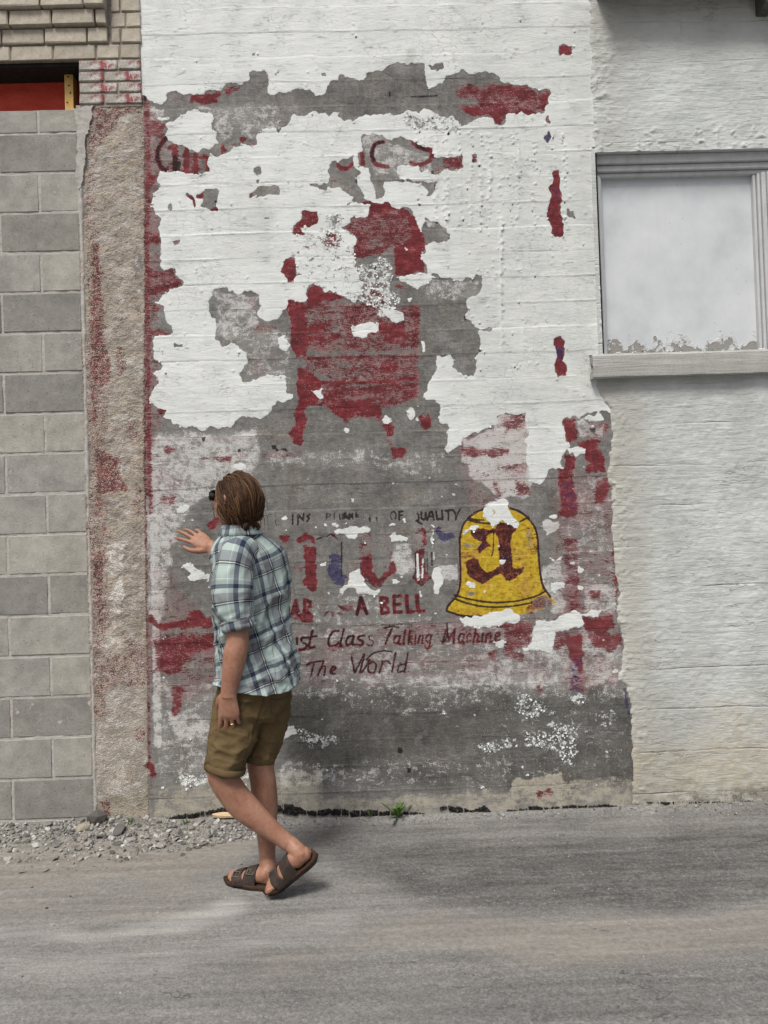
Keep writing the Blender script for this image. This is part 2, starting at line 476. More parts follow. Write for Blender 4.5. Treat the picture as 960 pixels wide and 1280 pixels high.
# ------------------------------------------------------------------ red paint
def red(p, d, soft=1.5, rag=1.4): put(L_red, p, d, soft, rag)
stroke(L_red, T('184 128 185 210 183 300 184 420 186 560 188 640'), 6.5, 0.66); stroke(L_red, T('176 70 178 130'), 5, .6)
red(T('183 130 203 150 200 230 203 300 198 420 205 520 195 560 183 560'), 0.38, 3)
red(t4('15 460 120 470 185 460 190 500 240 545 190 580 130 610 60 620 15 600'), 0.60)
red(t1('15 430 130 440 130 520 80 530 20 520'), 0.62); red(t1('0 740 100 740 75 790 60 830 0 830'), 0.72); red(t1('0 580 60 600 60 700 0 720'), .5)
red(t4('0 250 90 240 105 310 0 320'), .6); red(t4('50 680 120 690 110 710 50 705'), .85); red(t4('0 800 170 830 160 860 0 860'), .68)
red(t7('30 330 90 325 60 350 30 350'), .7); red(t7('80 530 145 535 140 560 80 555'), .85)
red(t1('275 285 290 275 360 275 365 255 440 250 470 265 445 335 340 340 270 335'), .78); red(t1('470 235 530 240 520 280 480 285'), .8); red(t1('140 270 270 285 270 330 140 330'), .3)
red(t1('470 240 580 215 580 240 530 270 480 280'), .5)
red(t3('40 220 310 215 370 210 480 225 545 258 615 258 600 340 578 390 500 405 400 410 355 395 320 465 280 460 255 420 130 405 55 365 60 345 130 340 200 320 60 300 40 290'), .60, 2)
red(t3('310 230 450 235 520 260 540 290 400 300 310 290'), .75, 2); red(t3('540 260 610 260 600 330 580 390 560 300'), .8); red(t3('70 345 220 365 240 400 130 400'), .85); red(t3('250 350 370 345 340 430 290 460 260 420'), .85); red(t3('400 380 500 360 520 400 410 408'), .85)
red(t3('0 660 90 640 95 730 -30 730 -30 655'), .62); red(t3('145 640 175 640 175 680 145 685'), .85)
for s in ['130 540 85 600 80 660 100 710 132 738']: stroke(L_red, t1(s), 6.5, .9)
for s, wd in [('185 580 187 735', 7), ('255 600 255 745', 7), ('312 640 308 750', 6.5), ('150 595 190 590', 5), ('210 740 320 738', 3.5), ('380 655 383 748', 4), ('470 580 470 632', 5), ('340 660 390 650', 3)]:
    stroke(L_red, t1(s), wd, .86, curve=False)
red(t1('120 560 400 640 390 750 130 740'), .42, 2)
red(t1('570 540 612 535 615 560 590 570 572 560'), .95, .5); red(t1('520 575 548 570 548 590 522 592'), .95, .5); red(t1('640 575 682 565 675 590 645 590'), .9, .5); red(t1('440 590 520 600 515 628 470 640'), .5)
stroke(L_ink_shade, t1('130 540 85 600 80 660 100 710 132 738'), 4, .55); stroke(L_ink_shade, t1('186 660 187 735'), 7, .7); stroke(L_ink_shade, t1('210 690 205 735'), 5, .6)
for s, wd in [('205 705 240 728 290 695', 6.5), ('347 622 350 705', 6), ('478 560 425 575 405 635 428 695 500 712', 6), ('650 568 705 600 755 612 770 650 735 685 690 700 640 685', 6)]:
    stroke(L_red, t2(s), wd, .88)
stroke(L_ink_shade, t2('470 560 425 580 405 635 420 670'), 5, .55); stroke(L_ink_shade, t2('690 595 745 615'), 4, .4)
red(t2('160 780 230 785 200 810 160 800'), .6); red(t2('770 720 830 720 790 765'), .6)
red(t2('250 940 400 915 510 920 600 950 600 965 250 960'), .95, .5)
for p in [T('245 243 256 240 255 250 244 248'), T('232 241 239 244 248 260 242 260'), T('311 243 317 240 318 252 313 252'), T('263 262 273 258 273 264 264 266')]: red(p, .9, .5)
red(t4('150 285 215 285 210 310 185 325'), .75); red(T('698 57 718 56 714 69 698 72'), .9, .5); red(t3('590 405 605 405 612 460 580 435'), .9, .5)
red(c3('755 460 780 460 785 560 795 660 795 700 760 710 740 650 730 620 745 570 738 520 752 510'), .93, .5); red(c7('575 70 605 62 620 110 608 150 625 175 625 210 590 215 580 180 585 120'), .93, .5)
red(t5('185 110 275 115 275 185 230 210 170 220 200 255 160 250 120 250 125 200 180 160'), .85, .5); red(t5('85 400 135 400 145 470 130 545 95 545 75 500 50 480 65 450 65 415'), 1.0, .5)
# the painted chair
red(t5('440 75 595 80 700 55 790 90 860 150 900 240 925 310 905 400 915 470 740 500 730 340 500 400 490 330 440 220 430 190'), .58, 2)
red(t5('600 80 700 58 790 92 860 150 800 170 600 170'), .70, 2); red(t5('800 120 870 160 925 310 905 400 915 480 740 505 725 350 800 300 850 240'), .93, 2)
red(t5('840 140 870 170 920 300 890 300 860 210'), .95, 1); red(t5('500 340 700 330 710 370 500 390'), .68, 2); red(t5('480 240 700 250 500 275'), .7, 1)
red(t5('205 660 210 590 250 545 290 570 310 610 290 680 220 690'), .85, .7); red(t5('300 610 440 630 440 645 300 650'), .9, 1)
red(t5('330 310 380 240 400 290 370 370'), .85, 1); red(t5('300 120 520 280 520 400 330 380 110 390 100 300'), .6, 3)
red(t5('540 520 740 560 760 640 560 700'), .58, 3); red(t5('525 640 575 650 560 680 530 675'), .9, 1)
red(t5('90 655 190 660 205 760 195 960 140 960 115 800'), .88, 1)
red(t5('190 660 900 680 890 960 190 960'), .53, 2); red(t5('210 800 340 790 330 830 210 830'), .8, 1); red(t5('190 850 420 850 380 900 300 910 200 950'), .74, 2)
red(t5('640 760 730 780 800 800 810 900 700 910 640 860'), .80, 2); red(t5('840 680 900 690 890 920 840 900'), .62, 2); red(t5('410 700 480 700 470 840 420 830'), .58, 2); red(t5('740 550 800 550 790 590 745 580'), .8, 1)
red(t8('115 0 190 0 205 100 200 220 140 220'), .92, 1)
red(t8('150 285 250 330 300 365 290 500 205 520 200 560 185 690 175 755 125 740 130 700 93 690 125 640 145 530 150 400'), .95, .7)
red(t8('190 220 880 200 885 370 400 380 190 320'), .50, 2); red(t8('460 250 500 260 500 320 450 330'), .7, 2); red(t8('560 240 640 240 640 330 540 340'), .62, 2); red(t8('650 240 760 250 740 320 650 330'), .75, 2)
stroke(L_red, t8('150 225 400 225 640 212 860 205'), 2, .85); stroke(L_red, t8('180 370 420 378 640 368 880 350'), 3.5, .85)
red(t8('300 390 640 385 880 370 880 460 800 510 650 530 660 590 720 620 735 690 690 695 655 620 570 575 430 590 380 560 300 515'), .63, 2); red(t8('320 520 520 480 660 530 640 580 560 570 430 585 390 565'), .85, 1)
stroke(L_red, t8('205 515 290 495 345 530 390 570 430 590 470 580 540 572 600 590'), 2, .8); red(t8('425 590 460 590 440 630'), .8, 1)
red(t8('660 640 735 640 725 700 690 690'), .75, 1); red(t8('710 770 795 765 800 800 770 830 725 835'), .75, 1); red(t8('880 570 945 560 955 640 920 665 890 640'), .88, 1); red(t8('140 770 190 770 185 820 145 820'), .45, 1)
red(t8('850 280 880 350 885 480 860 460'), .7, 1)
red(t4('620 640 690 620 690 720 620 700'), .35, 2); red(t4('640 790 830 780 800 830 660 840'), .42, 2); red(t7('640 200 800 180 790 320 640 370'), .22, 3)
# lower half
stroke(L_red, t7('0 722 350 715 700 708 960 700'), 1.6, .62); red(t7('250 830 420 815 540 805 515 860 400 832'), .68, 1.5); red(t7('0 680 40 685 40 715 0 715'), .85, 1); red(t7('120 760 200 770 190 800 120 795'), .65, 1)
red(t7('560 800 960 790 960 820 560 830'), .40, 2); red(t7('0 820 300 830 200 960 0 960'), .25, 4)
put(L_wash, u1('270 320 420 265 490 190 660 170 680 500 690 680 520 690 440 640 340 580 270 440'), .66, 3); red(u1('490 190 660 175 660 260 540 290 500 260'), .56, 1.5); red(u1('270 375 575 380 575 440 350 445 270 430'), .66, 1.5); red(u1('440 590 500 580 530 680 480 685'), .62, 2); red(u1('580 560 680 590 700 670 600 680'), .62, 2); red(u1('500 480 680 460 660 560 540 540'), .5, 2); red(u1('270 450 330 510 340 540 290 500'), .5, 2); red(u1('520 270 560 270 530 320'), .6, 1)
red(u2('265 510 320 500 380 500 378 640 400 740 375 800 292 800 280 650'), .74, 1.5); red(u2('305 210 380 195 378 340 345 370 315 310'), .92, .7); red(u2('380 330 540 330 510 380 560 430 565 540 445 540 440 420 395 370'), .78, 1); red(u2('310 420 370 430 380 500 318 500'), .95, .7); red(u2('500 580 590 560 580 650 545 720 490 720'), .72, 1); red(u2('380 220 580 220 570 330 390 330'), .4, 2); red(u2('555 230 583 230 575 310 550 290'), .6, 1)
red(u8('310 60 395 60 400 150 310 150'), .6, 2); red(u8('312 150 400 150 412 510 325 505'), .52, 2); red(u8('330 640 428 640 432 850 400 860 340 780'), .93, 1); red(u8('400 850 435 850 435 990 345 990 345 900'), .55, 2)
red(u8('430 530 610 522 617 600 520 630 440 620 415 570'), .85, 1); red(u8('440 640 560 625 640 620 650 690 610 740 480 710'), .72, 1); red(u8('640 618 662 640 665 690 650 720 640 660'), .95, .5); red(u8('410 100 610 100 615 340 420 340'), .38, 3); red(u8('455 370 540 360 530 420 460 410'), .75, 1); red(u8('600 95 625 110 622 170 628 240 610 250'), .7, 1); red(u8('612 260 640 330 643 410 620 420 612 300'), .8, 1); red(u8('250 630 330 620 330 690 280 740 250 765'), .58, 2); red(u8('160 920 180 930 180 1000 130 1005 140 950'), .55, 2); red(u8('245 540 320 545 270 575'), .85, 1); red(u8('520 250 610 250 620 330 540 300'), .5, 2)
red(u8('20 545 120 570 120 680 60 720 -40 800 -40 560'), .60, 2); red(u8('0 745 80 750 60 810 -50 790'), .55, 2)
red(T('640 690 660 690 665 745 650 760 640 730'), .35, 2)
# far left, beside and behind the man
red(z8('290 585 305 570 325 605 345 612 420 595 445 560 480 555 520 585 560 560 560 615 440 625 340 632 300 610'), .90, .7); red(z8('300 670 440 650 560 640 560 700 440 740 410 800 320 795'), .68, 2); red(z8('380 850 432 850 410 960 380 962'), .66, 2); red(z8('280 630 580 630 580 860 430 860 280 800'), .40, 4); red(z8('335 130 395 125 390 150 340 150'), .72, 1); red(z8('268 1148 310 1138 325 1195 300 1195 295 1165'), .92, .7); red(z8('370 288 385 288 380 302 370 300'), .9, .5)
red(z1('250 410 320 385 310 430 285 450 258 438'), .92, .7); red(z1('640 480 690 470 705 490 680 530'), .9, .7); red(z1('0 270 80 265 80 295 0 305'), .7, 1)
red(T('190 560 230 600 210 660 188 660'), .30, 3); red(T('360 775 700 785 690 850 360 860'), .26, 6); red(u6('90 180 220 190 230 240 190 260 90 240'), .7, 1.5); red(u6('410 140 490 130 480 180 420 180'), .6, 1.5); red(u6('110 420 330 425 460 405 460 425 330 450 120 450'), .6, 1); red(u7('580 450 660 440 640 520 590 520'), .6, 1.5); red(u7('740 450 820 450 820 520 760 520'), .6, 1.5); red(u7('640 270 790 245 770 265 700 290 640 300'), .8, 1); red(u7('690 290 880 270 870 400 700 420 690 350'), .42, 2); red(u6('600 265 960 260 960 400 700 410 640 330'), .36, 3); red(u7('0 260 400 255 640 300 640 400 380 410 0 400'), .42, 3); stroke(L_red, u7('0 525 300 515 560 510'), 2, .6)
# ------------------------------------------------------------------ the big gothic letters
L_red[:] = .35 * L_red + .65 * blur(L_red, 4)      # worn, scuffed borders
red(t8('150 285 250 330 300 365 290 500 205 520 200 560 185 690 175 755 125 740 130 700 93 690 125 640 145 530 150 400'), .84, 1); red(t5('92 655 180 662 200 760 195 960 140 960 115 800'), .80, 1.5)
red(t8('655 600 720 615 735 640 725 700 685 695'), .74, 1); red(t8('708 770 795 763 803 800 770 832 725 838'), .78, 1); red(t8('880 570 945 560 955 640 920 665 890 640'), .82, 1); red(t8('685 690 720 690 745 775 705 775'), .42, 1.5)
red(t8('205 515 290 495 345 530 390 570 430 590 540 572 600 590 660 600 640 570 540 555 430 565 340 510'), .80, 1)
red(T('690 585 772 585 775 860 700 862'), .36, 10); red(T('560 770 690 772 690 845 560 850'), .30, 8); red(T('188 690 262 770 268 870 190 880'), .34, 8); red(T('560 520 660 515 665 620 590 640'), .30, 6)
put(L_wash, T('690 600 772 590 776 845 700 850'), .42, 10); put(L_wash, T('360 765 690 765 690 850 360 862'), .40, 8)
red(u3('140 410 235 335 330 400 330 455 260 400 200 430 160 432'), .92, .7); red(u3('213 450 325 470 335 760 365 790 300 885 200 795 225 760'), .88, .7); red(u3('110 640 215 620 215 700 120 720'), .4, 2); red(u3('0 350 30 400 85 350 90 380 60 440 20 420'), .9, .7)
put(L_blue, u3('455 560 570 550 572 720 640 750 590 830 500 820 455 740'), .84, 1); stroke(L_ink_shade, u3('567 430 567 740'), 1.6, .7); stroke(L_ink_shade, u3('455 545 460 740'), 1, .5); stroke(L_ink_shade, u3('335 402 380 380 430 372 470 352 530 397'), 1.4, .75); red(u3('450 365 490 340 540 395 500 385'), .7, .7); red(u3('600 770 640 745 640 780 600 800'), .85, .7)
red(u3('735 560 850 535 855 700 950 785 895 840 740 740 750 690'), .86, .7); stroke(L_ink_shade, u3('738 560 742 690'), 1.2, .6); stroke(L_ink_shade, u3('740 740 895 842 955 790'), 1.2, .6)
red(u4('200 605 245 600 255 640 265 700 170 770 80 840 0 790 0 720 40 710 100 765 160 700 195 690'), .86, .7); red(u4('150 640 170 650 170 700 150 700'), .7, .7); red(u4('0 530 30 530 35 700 0 700'), .8, .7)
red(u4('430 510 540 510 540 700 590 740 490 828 412 750 445 700'), .66, 1); put(L_blue, u4('490 515 540 515 540 640 500 640'), .6, 1)
stroke(L_ink_shade, u4('432 510 440 700 412 750 490 828 590 742'), 1.3, .7, curve=False); stroke(L_ink_shade, u4('543 510 547 720'), 1.2, .6); red(u4('430 700 460 760 490 800 490 828 412 750'), .8, .7)
stroke(L_white, u4('455 540 462 770'), 2.8, .9); stroke(L_white, u4('505 580 500 750'), 2.4, .75); stroke(L_ink_shade, u4('585 520 590 640'), 2, .6)
stroke(L_red, u4('500 305 522 330 520 440'), 5, .72); red(u4('420 370 450 370 450 430 425 430'), .6, 1); stroke(L_ink_shade, u4('460 300 520 340 580 300'), 1.2, .6)
put(L_blue, u4('625 300 655 265 690 330 770 330 810 370 720 425 640 400'), .88, 1); red(u4('640 270 690 300 690 320 640 300'), .7, 1); stroke(L_blue, u4('770 390 830 340'), 2, .5)
put(L_blue, z1('190 420 245 415 240 440 200 440'), .6, 1); put(L_blue, z1('90 690 130 680 120 720 100 730'), .45, 1.5); put(L_blue, T('195 953 210 951 210 955 196 957'), .7, .7); put(L_blue, T('200 962 250 966 300 968 300 976 200 970'), .35, 2)
put(L_blue, u2('290 600 378 560 385 680 440 740 380 760 300 720'), .55, 3); put(L_blue, u8('340 770 420 760 432 1000 345 990'), .6, 2); put(L_blue, t3('600 490 622 525 595 575 572 540'), .95, .5); put(L_blue, c3('750 520 785 520 785 570 745 570'), .6, 2); put(L_blue, c7('585 95 620 105 608 150 585 150'), .9, .7)
put(L_blue, u8('668 950 690 960 695 1040 705 1150 690 1150 672 1000'), .75, .7); put(L_blue, u8('620 730 650 730 640 830 620 830'), .5, 1); put(L_blue, u8('600 95 625 120 622 200 630 240 605 230'), .4, 1)
put(L_blue, t2('340 230 400 220 390 270 340 270'), .35, 2); put(L_blue, t2('640 280 760 280 760 300 640 300'), .5, 1); put(L_blue, t1('140 270 280 285 250 310 140 310'), .3, 2); put(L_blue, u8('315 180 400 180 400 260 315 260'), .35, 2)
for p_ in ('213 450 325 470 335 760 365 790 300 885 200 795 225 760', '735 560 850 535 855 700 950 785 895 840 740 740 750 690', '455 560 570 550 572 720 590 830 500 820 455 740'): put(L_ink_shade, u3(p_), .22, 1)
put(L_ink_shade, u4('200 605 245 600 255 640 265 700 170 770 80 840 0 790 0 720 40 710 100 765 160 700 195 690'), .22, 1)
put(L_blue, u3('740 540 850 535 850 620 740 620'), .4, 2); put(L_blue, u3('450 430 560 420 570 545 455 545'), .42, 2); red(u3('735 300 840 380 850 530 740 530'), .25, 2); put(L_blue, u4('20 440 120 400 170 520 40 520'), .2, 3)
put(L_blue, u3('335 402 470 362 560 400 570 550 455 550 450 450 340 445'), .36, 2); red(u3('735 300 850 330 852 540 735 540'), .36, 2); red(u4('150 330 250 320 250 600 150 640'), .33, 2); red(u4('425 300 540 300 540 510 432 510'), .42, 2); put(L_blue, u4('20 430 150 400 160 520 30 520'), .3, 2); put(L_blue, u4('555 500 600 500 600 720 560 720'), .42, 1.5); red(u3('600 640 730 560 735 700 640 760'), .34, 2)
put(L_wash, T('360 845 790 845 790 880 360 880'), .40, 12); put(L_wash, T('600 880 790 880 790 980 600 980'), .30, 12); put(L_wash, T('400 950 640 940 640 990 400 990'), .36, 10)
# ------------------------------------------------------------------ the yellow bell
bell = u5('140 400 150 290 180 200 250 130 345 92 440 70 530 93 620 130 690 200 727 290 742 500 765 660 820 745 880 810 790 850 700 870 600 892 450 905 330 902 180 895 50 862 62 820 130 735 152 600 147 480')
put(L_yel, bell, .97, 0, rag=.6)
put(L_yel, u5('640 250 700 230 720 420 640 400'), .38, soft=4, erase=True); put(L_yel, u5('690 480 740 500 760 660 700 700'), .3, soft=4, erase=True); put(L_yel, u5('690 770 800 740 890 810 800 860 680 870'), .52, soft=3, erase=True); put(L_yel, u5('150 360 320 360 320 400 150 400'), .45, soft=2, erase=True); put(L_yel, u5('190 710 270 720 260 740 195 738'), .6, soft=1, erase=True)
red(u5('640 200 710 240 740 440 660 420'), .42, 3); red(u5('660 420 690 420 720 700 690 720'), .38, 3); red(u5('150 400 300 400 300 470 210 480 150 620'), .42, 3); red(u5('60 850 330 905 500 900 400 870 200 880'), .55, 1.5); red(u5('680 760 800 730 890 820 690 890 640 870'), .50, 2); red(u5('540 380 640 380 640 400 540 405'), .6, 1); red(u5('150 470 165 470 160 600 145 600'), .7, 1); red(u5('320 640 430 650 400 690 330 690'), .3, 3)
for s in ['50 862 60 822 130 735 153 610 147 400 152 290 182 200 255 128 330 97', '525 92 600 118 680 188 727 290 742 490 766 660 825 752', '50 862 170 897 330 904']:
    stroke(L_ink_shade, u5(s), 1.9, 1.0); stroke(L_red, u5(s), 3.6, .5)
for s in ['105 742 220 772 380 797 560 788 700 755 795 712', '98 767 250 815 400 832 560 822 690 798', '212 180 290 198 400 206 470 208', '600 190 662 158', '215 165 270 178 330 180']:
    stroke(L_ink_shade, u5(s), 1.8, .95)
let_a = u5('230 255 255 232 320 240 360 250 405 248 450 198 520 205 597 215 575 255 540 290 530 330 540 530 565 552 605 543 632 527 628 562 520 642 450 580 420 600 320 665 270 640 210 595 195 530 210 480 250 460 290 475 312 540 350 575 400 560 452 512 445 480 440 330 420 280 380 280 352 300 345 340 385 370 330 400 290 440 278 400 318 345 255 318 235 290')
put(L_red, let_a, .97, 0, rag=.5); put(L_ink_shade, let_a, .42, 0, rag=.5); put(L_blue, u5('230 480 310 470 320 560 270 640 200 590'), .35, 3); put(L_blue, u5('440 380 535 400 540 540 470 560 420 600 320 665 280 640 400 560 450 510'), .55, 2); put(L_blue, u5('260 250 360 260 340 330 270 330'), .55, 3); put(L_blue, u5('290 340 370 350 340 400 290 430'), .6, 3)
stroke(L_red, u5('400 270 398 400 385 450'), 1.4, .9); stroke(L_ink_shade, u5('400 270 398 400 385 450'), 1.0, .6); stroke(L_ink_shade, u5('150 398 300 402 560 405 740 395'), .9, .5)
# ------------------------------------------------------------------ small lettering
def ink(f, wd, d, *ss):
    for s in ss: stroke(L_ink_shade, f(s), wd, d, curve=False)
ink(u3, 2.0, .75, '117 170 115 262', '163 262 165 170 213 225 217 160', '275 168 248 185 270 205 245 235')
ink(u3, 1.7, .55, '425 215 430 160 465 170 455 190 432 192', '500 155 500 222', '548 165 550 215 575 215 578 165'); ink(u3, 1.9, .7, '590 212 598 152 612 200', '612 200 640 175 640 215', '628 212 640 165 655 195 668 160 672 212', '700 155 700 190 722 188', '700 172 720 170', '825 200 830 230', '890 200 895 225')
ink(z1, 1.6, .4, '630 360 630 418 655 415', '630 388 650 386', '585 365 588 420', '560 365 612 362')
stroke(L_ink_shade, u4('262 170 245 145 215 150 208 190 220 220'), 1.6, .6); stroke(L_ink_shade, u4('240 140 258 175 250 205'), 1.6, .6)
ink(u4, 2.1, .85, '287 218 287 142 322 140', '287 178 312 175', '490 150 492 205 512 220 530 205 532 150', '545 222 572 145 592 145 607 218', '556 190 600 188', '628 140 636 216 668 212', '680 130 687 216', '712 135 775 128', '738 132 742 215', '785 128 815 178 848 122', '815 178 808 216')
stroke(L_ink_shade, u4('455 160 468 185 462 220 440 228 470 240 495 258'), 2, .75)
def mar(f, wd, d, *ss):
    for s in ss: stroke(L_red, f(s), wd, .95 * d, curve=False); stroke(L_ink_shade, f(s), wd * .85, .36 * d, curve=False)
mar(u6, 4.0, 1, '75 215 103 108 128 212', '85 182 122 180', '163 216 163 105 200 118 202 148 165 162 212 216', '512 200 538 85 576 196', '522 160 564 158', '678 195 670 86 712 95 716 122 677 138 722 160 720 188 678 196', '762 190 758 80 802 78', '760 135 798 132', '763 188 806 184', '845 78 850 187 892 182', '915 74 922 182 958 178')
mar(u6, 2.4, .8, '290 212 322 180 352 186 350 212', '388 142 422 168', '415 200 385 195')
ink(u6, 3.4, .5, '512 200 538 85 576 196')
mar(u7, 3.6, .9, '35 78 48 182 75 178', '105 78 118 178 155 178')
def scr(f, wd, d, *ss):
    for s in ss: stroke(L_ink_shade, f(s), wd * .82, d * .78); stroke(L_red, f(s), wd * 1.1, d * .9)
scr(u6, 2.6, .85, '110 355 112 400', '178 358 145 358 145 385 175 402 165 432 128 436', '215 310 193 400 200 425 228 418', '175 357 245 346', '388 312 350 318 322 372 330 412 372 404 400 380', '425 300 400 405 412 408', '492 345 455 352 438 392 455 406 480 380 492 345 480 400 492 404', '562 342 525 348 522 368 552 382 540 408 505 404')
scr(u6, 2.4, .6, '632 336 595 346 594 368 622 384 605 412 580 404')
scr(u6, 2.4, .85, '745 298 700 398', '698 292 745 282 792 290')
GL = {'a': ['.85,.58 .4,.6 .1,.3 .3,.0 .65,.2 .85,.58 .72,.0 .95,.05'], 'l': ['.6,1 .3,0 .55,.04'], 'k': ['.45,1 .15,0', '.8,.58 .3,.3 .75,0'], 'i': ['.5,.58 .3,0 .55,.05'], 'n': ['.25,.58 .05,0', '.15,.35 .5,.6 .75,.5 .6,0 .9,.04'],
      'g': ['.85,.58 .4,.6 .1,.3 .35,.05 .7,.25 .85,.58 .55,-.3 .2,-.38 .0,-.2'], 'M': ['.0,0 .25,1', '.25,1 .45,.3', '.45,.3 .85,1', '.85,1 .75,0'], 'c': ['.8,.48 .5,.62 .15,.35 .3,.0 .75,.12'], 'h': ['.4,1 .05,0', '.15,.3 .5,.6 .7,.48 .55,0 .85,.05'], 'e': ['.15,.28 .7,.42 .55,.62 .15,.4 .25,.02 .75,.12'], 'T': ['.75,1 .3,0', '.15,.95 .6,1.02 1.2,1.0']}
def word(txt, xs_, y0, y1, h, d):
    for ch, xa_, xb_ in zip(txt, xs_[:-1], xs_[1:]):
        for st_ in GL[ch]:
            q = T(st_); yb = y0 + (y1 - y0) * (xa_ - xs_[0]) / (xs_[-1] - xs_[0])
            pts = np.stack([xa_ + q[:, 0] * (xb_ - xa_) * .95, yb - q[:, 1] * h], -1)
            stroke(L_ink_shade, pts, 1.7, d * .62); stroke(L_red, pts, 2.3, d)
word('alking', [491, 502, 509, 517, 522, 531, 541], 805, 803, 17, .80)
word('Machine', [553, 572, 582, 591, 601, 606, 617, 628], 804, 801, 18, .78)
red(T('560 790 630 785 632 806 565 810'), .38, 2)
stroke(L_ink_shade, u7('310 260 315 330 295 385 275 380'), 2.0, .6); stroke(L_red, u7('225 380 210 410 180 440'), 2, .6)
scr(u6, 2.2, .8, '225 530 205 612', '172 540 215 522 285 512', '290 512 250 612', '258 580 285 548 300 555 292 612', '345 580 372 560 350 548 335 590 365 600', '475 478 495 590', '498 590 560 468 530 590', '545 590 600 500', '618 515 590 540 590 585 625 588 640 540 618 515', '682 512 662 592', '675 540 705 512 735 530', '768 458 745 588', '852 458 828 588', '835 535 795 540 785 585 820 580')
stroke(L_ink_shade, u6('575 505 615 465 680 445 745 450'), 1.8, .7); stroke(L_red, u6('780 540 840 525 910 520'), 1.6, .6)
stroke(L_ink_shade, T('350 778 420 782 520 780 600 776 690 772'), 1.0, .55); stroke(L_ink_shade, u6('600 270 660 260 700 270 800 262 960 250'), 1.0, .6)
# ------------------------------------------------------------------ thin washes, stains and bare concrete tones
put(L_wash, T('188 540 330 535 330 580 300 640 262 620 228 660 205 720 188 720'), .56, 8); put(L_wash, T('330 560 560 560 560 600 480 590 330 590'), .40, 8); stroke(L_wash, T('193 560 193 700 195 820 197 930'), 10, .60); put(L_wash, T('190 640 230 620 262 600 215 660 205 770 200 900 190 900'), .55, 5)
put(L_wash, t4('390 580 700 620 690 800 500 900 430 860'), .52, 5); put(L_wash, t7('440 0 880 60 880 440 640 370'), .42, 5); put(L_wash, t1('270 340 800 330 850 470 650 560 440 560 420 420'), .46, 5); put(L_wash, t2('345 530 500 520 560 560 760 640 780 760 570 790 400 790'), .50, 4); put(L_wash, t1('10 340 130 345 120 440 60 600 10 600'), .5, 4); put(L_wash, t6('150 520 490 505 480 600 400 650 150 650'), .45, 3); put(L_wash, t6('130 150 215 180 210 210 150 240'), .6, 2)
put(L_wash, u1('150 380 240 400 340 560 430 640 420 690 200 600'), .32, 6); put(L_wash, u5('760 190 893 183 830 280 800 342'), .78, 1.5); put(L_wash, u8('180 220 305 190 320 520 230 520 190 400'), .56, 4); put(L_wash, u8('415 330 620 340 620 520 430 530'), .56, 4); put(L_wash, u4('200 440 420 430 430 740 300 760 200 700'), .56, 4); put(L_wash, u4('610 600 830 610 845 780 690 780'), .62, 2); put(L_wash, u2('380 220 560 220 550 330 390 330'), .6, 2)
put(L_wash, T('330 838 480 838 600 830 700 790 780 800 785 848 700 858 560 862 400 852'), .50, 7); put(L_wash, T('560 775 690 780 690 850 560 850'), .42, 6); put(L_wash, T('355 740 560 760 560 860 355 850'), .30, 8); put(L_wash, u6('300 60 660 80 820 220 640 260 500 200 300 250'), .42, 4)
put(L_wash, T('190 840 270 850 270 970 190 975'), .42, 8); put(L_wash, T('205 880 262 890 262 930 215 925'), .56, 6); put(L_wash, T('440 850 560 850 560 900 440 890'), .34, 6); put(L_wash, T('560 880 780 880 780 975 560 970'), .22, 8); put(L_wash, T('350 950 480 955 480 985 350 985'), .45, 6); put(L_wash, u8('430 720 620 720 680 940 560 930 440 990'), .55, 5)
put(L_wash, T('200 500 760 500 760 1000 200 1000'), .16, 10)
L_tone[:] = 0.42
def tone(p, d, soft=8): 
    m = layer(); put(m, p, 1.0, soft, 4); L_tone[:] = L_tone * (1 - m) + d * m
tone(T('360 110 560 80 640 105 560 150 380 140'), .66, 4); tone(T('350 270 560 270 560 560 350 560'), .56); tone(T('190 560 770 560 770 840 190 840'), .50); tone(T('500 540 580 580 600 640 420 640'), .58); tone(t6('140 660 400 650 485 880 480 980 120 980'), .60, 3); tone(u4('280 760 500 900 600 910 650 900 690 790 850 790 790 960 280 960'), .66, 3); tone(z1('60 400 200 330 330 430 300 860 40 900 20 700'), .56, 4)
tone(T('195 840 365 840 365 985 195 985'), .48); tone(T('355 862 480 856 600 858 700 868 790 858 795 985 560 985 370 968 350 905'), .95, 13); tone(T('560 880 790 870 790 980 600 980'), .90, 14); tone(t3('0 150 75 122 230 140 370 210 40 300 0 400'), .62, 3); tone(u2('200 650 275 620 280 800 180 790'), .72, 3); tone(u2('390 820 520 820 510 950 400 950'), .66, 4)
put(L_beige, T('198 985 330 960 400 962 400 1000 500 995 640 985 700 975 790 970 795 1060 180 1060'), .62, 5); put(L_beige, T('640 975 705 962 720 1000 640 1002'), .75, 3); put(L_beige, T('175 900 200 900 205 1020 175 1020'), .4, 4); put(L_beige, T('345 960 405 960 405 1005 345 1005'), .70, 8)
red(T('668 988 692 985 690 1000 672 1002'), .55, 2)
put(L_ink_shade, T('350 965 390 968 380 975 350 972'), .0, 1)
put(L_grime_shade, T('560 150 745 150 745 540 560 540'), .45, 40); put(L_grime_shade, T('285 230 345 230 335 330 280 330'), .35, 8); put(L_grime_shade, T('505 60 520 60 515 80 505 80'), .9, 3); put(L_grime_shade, T('700 0 745 0 745 540 715 540'), .6, 12); put(L_grime_shade, T('560 0 745 0 745 150 560 120'), .35, 30); put(L_grime_shade, T('440 60 560 40 640 80 600 130 440 110'), .15, 20)  # grime, plus the light's falloff to the right painted into the coat
stroke(L_ink_shade, t2('513 262 513 290'), 1.6, .8); stroke(L_ink_shade, t2('640 290 720 290 800 285'), 2, .6)
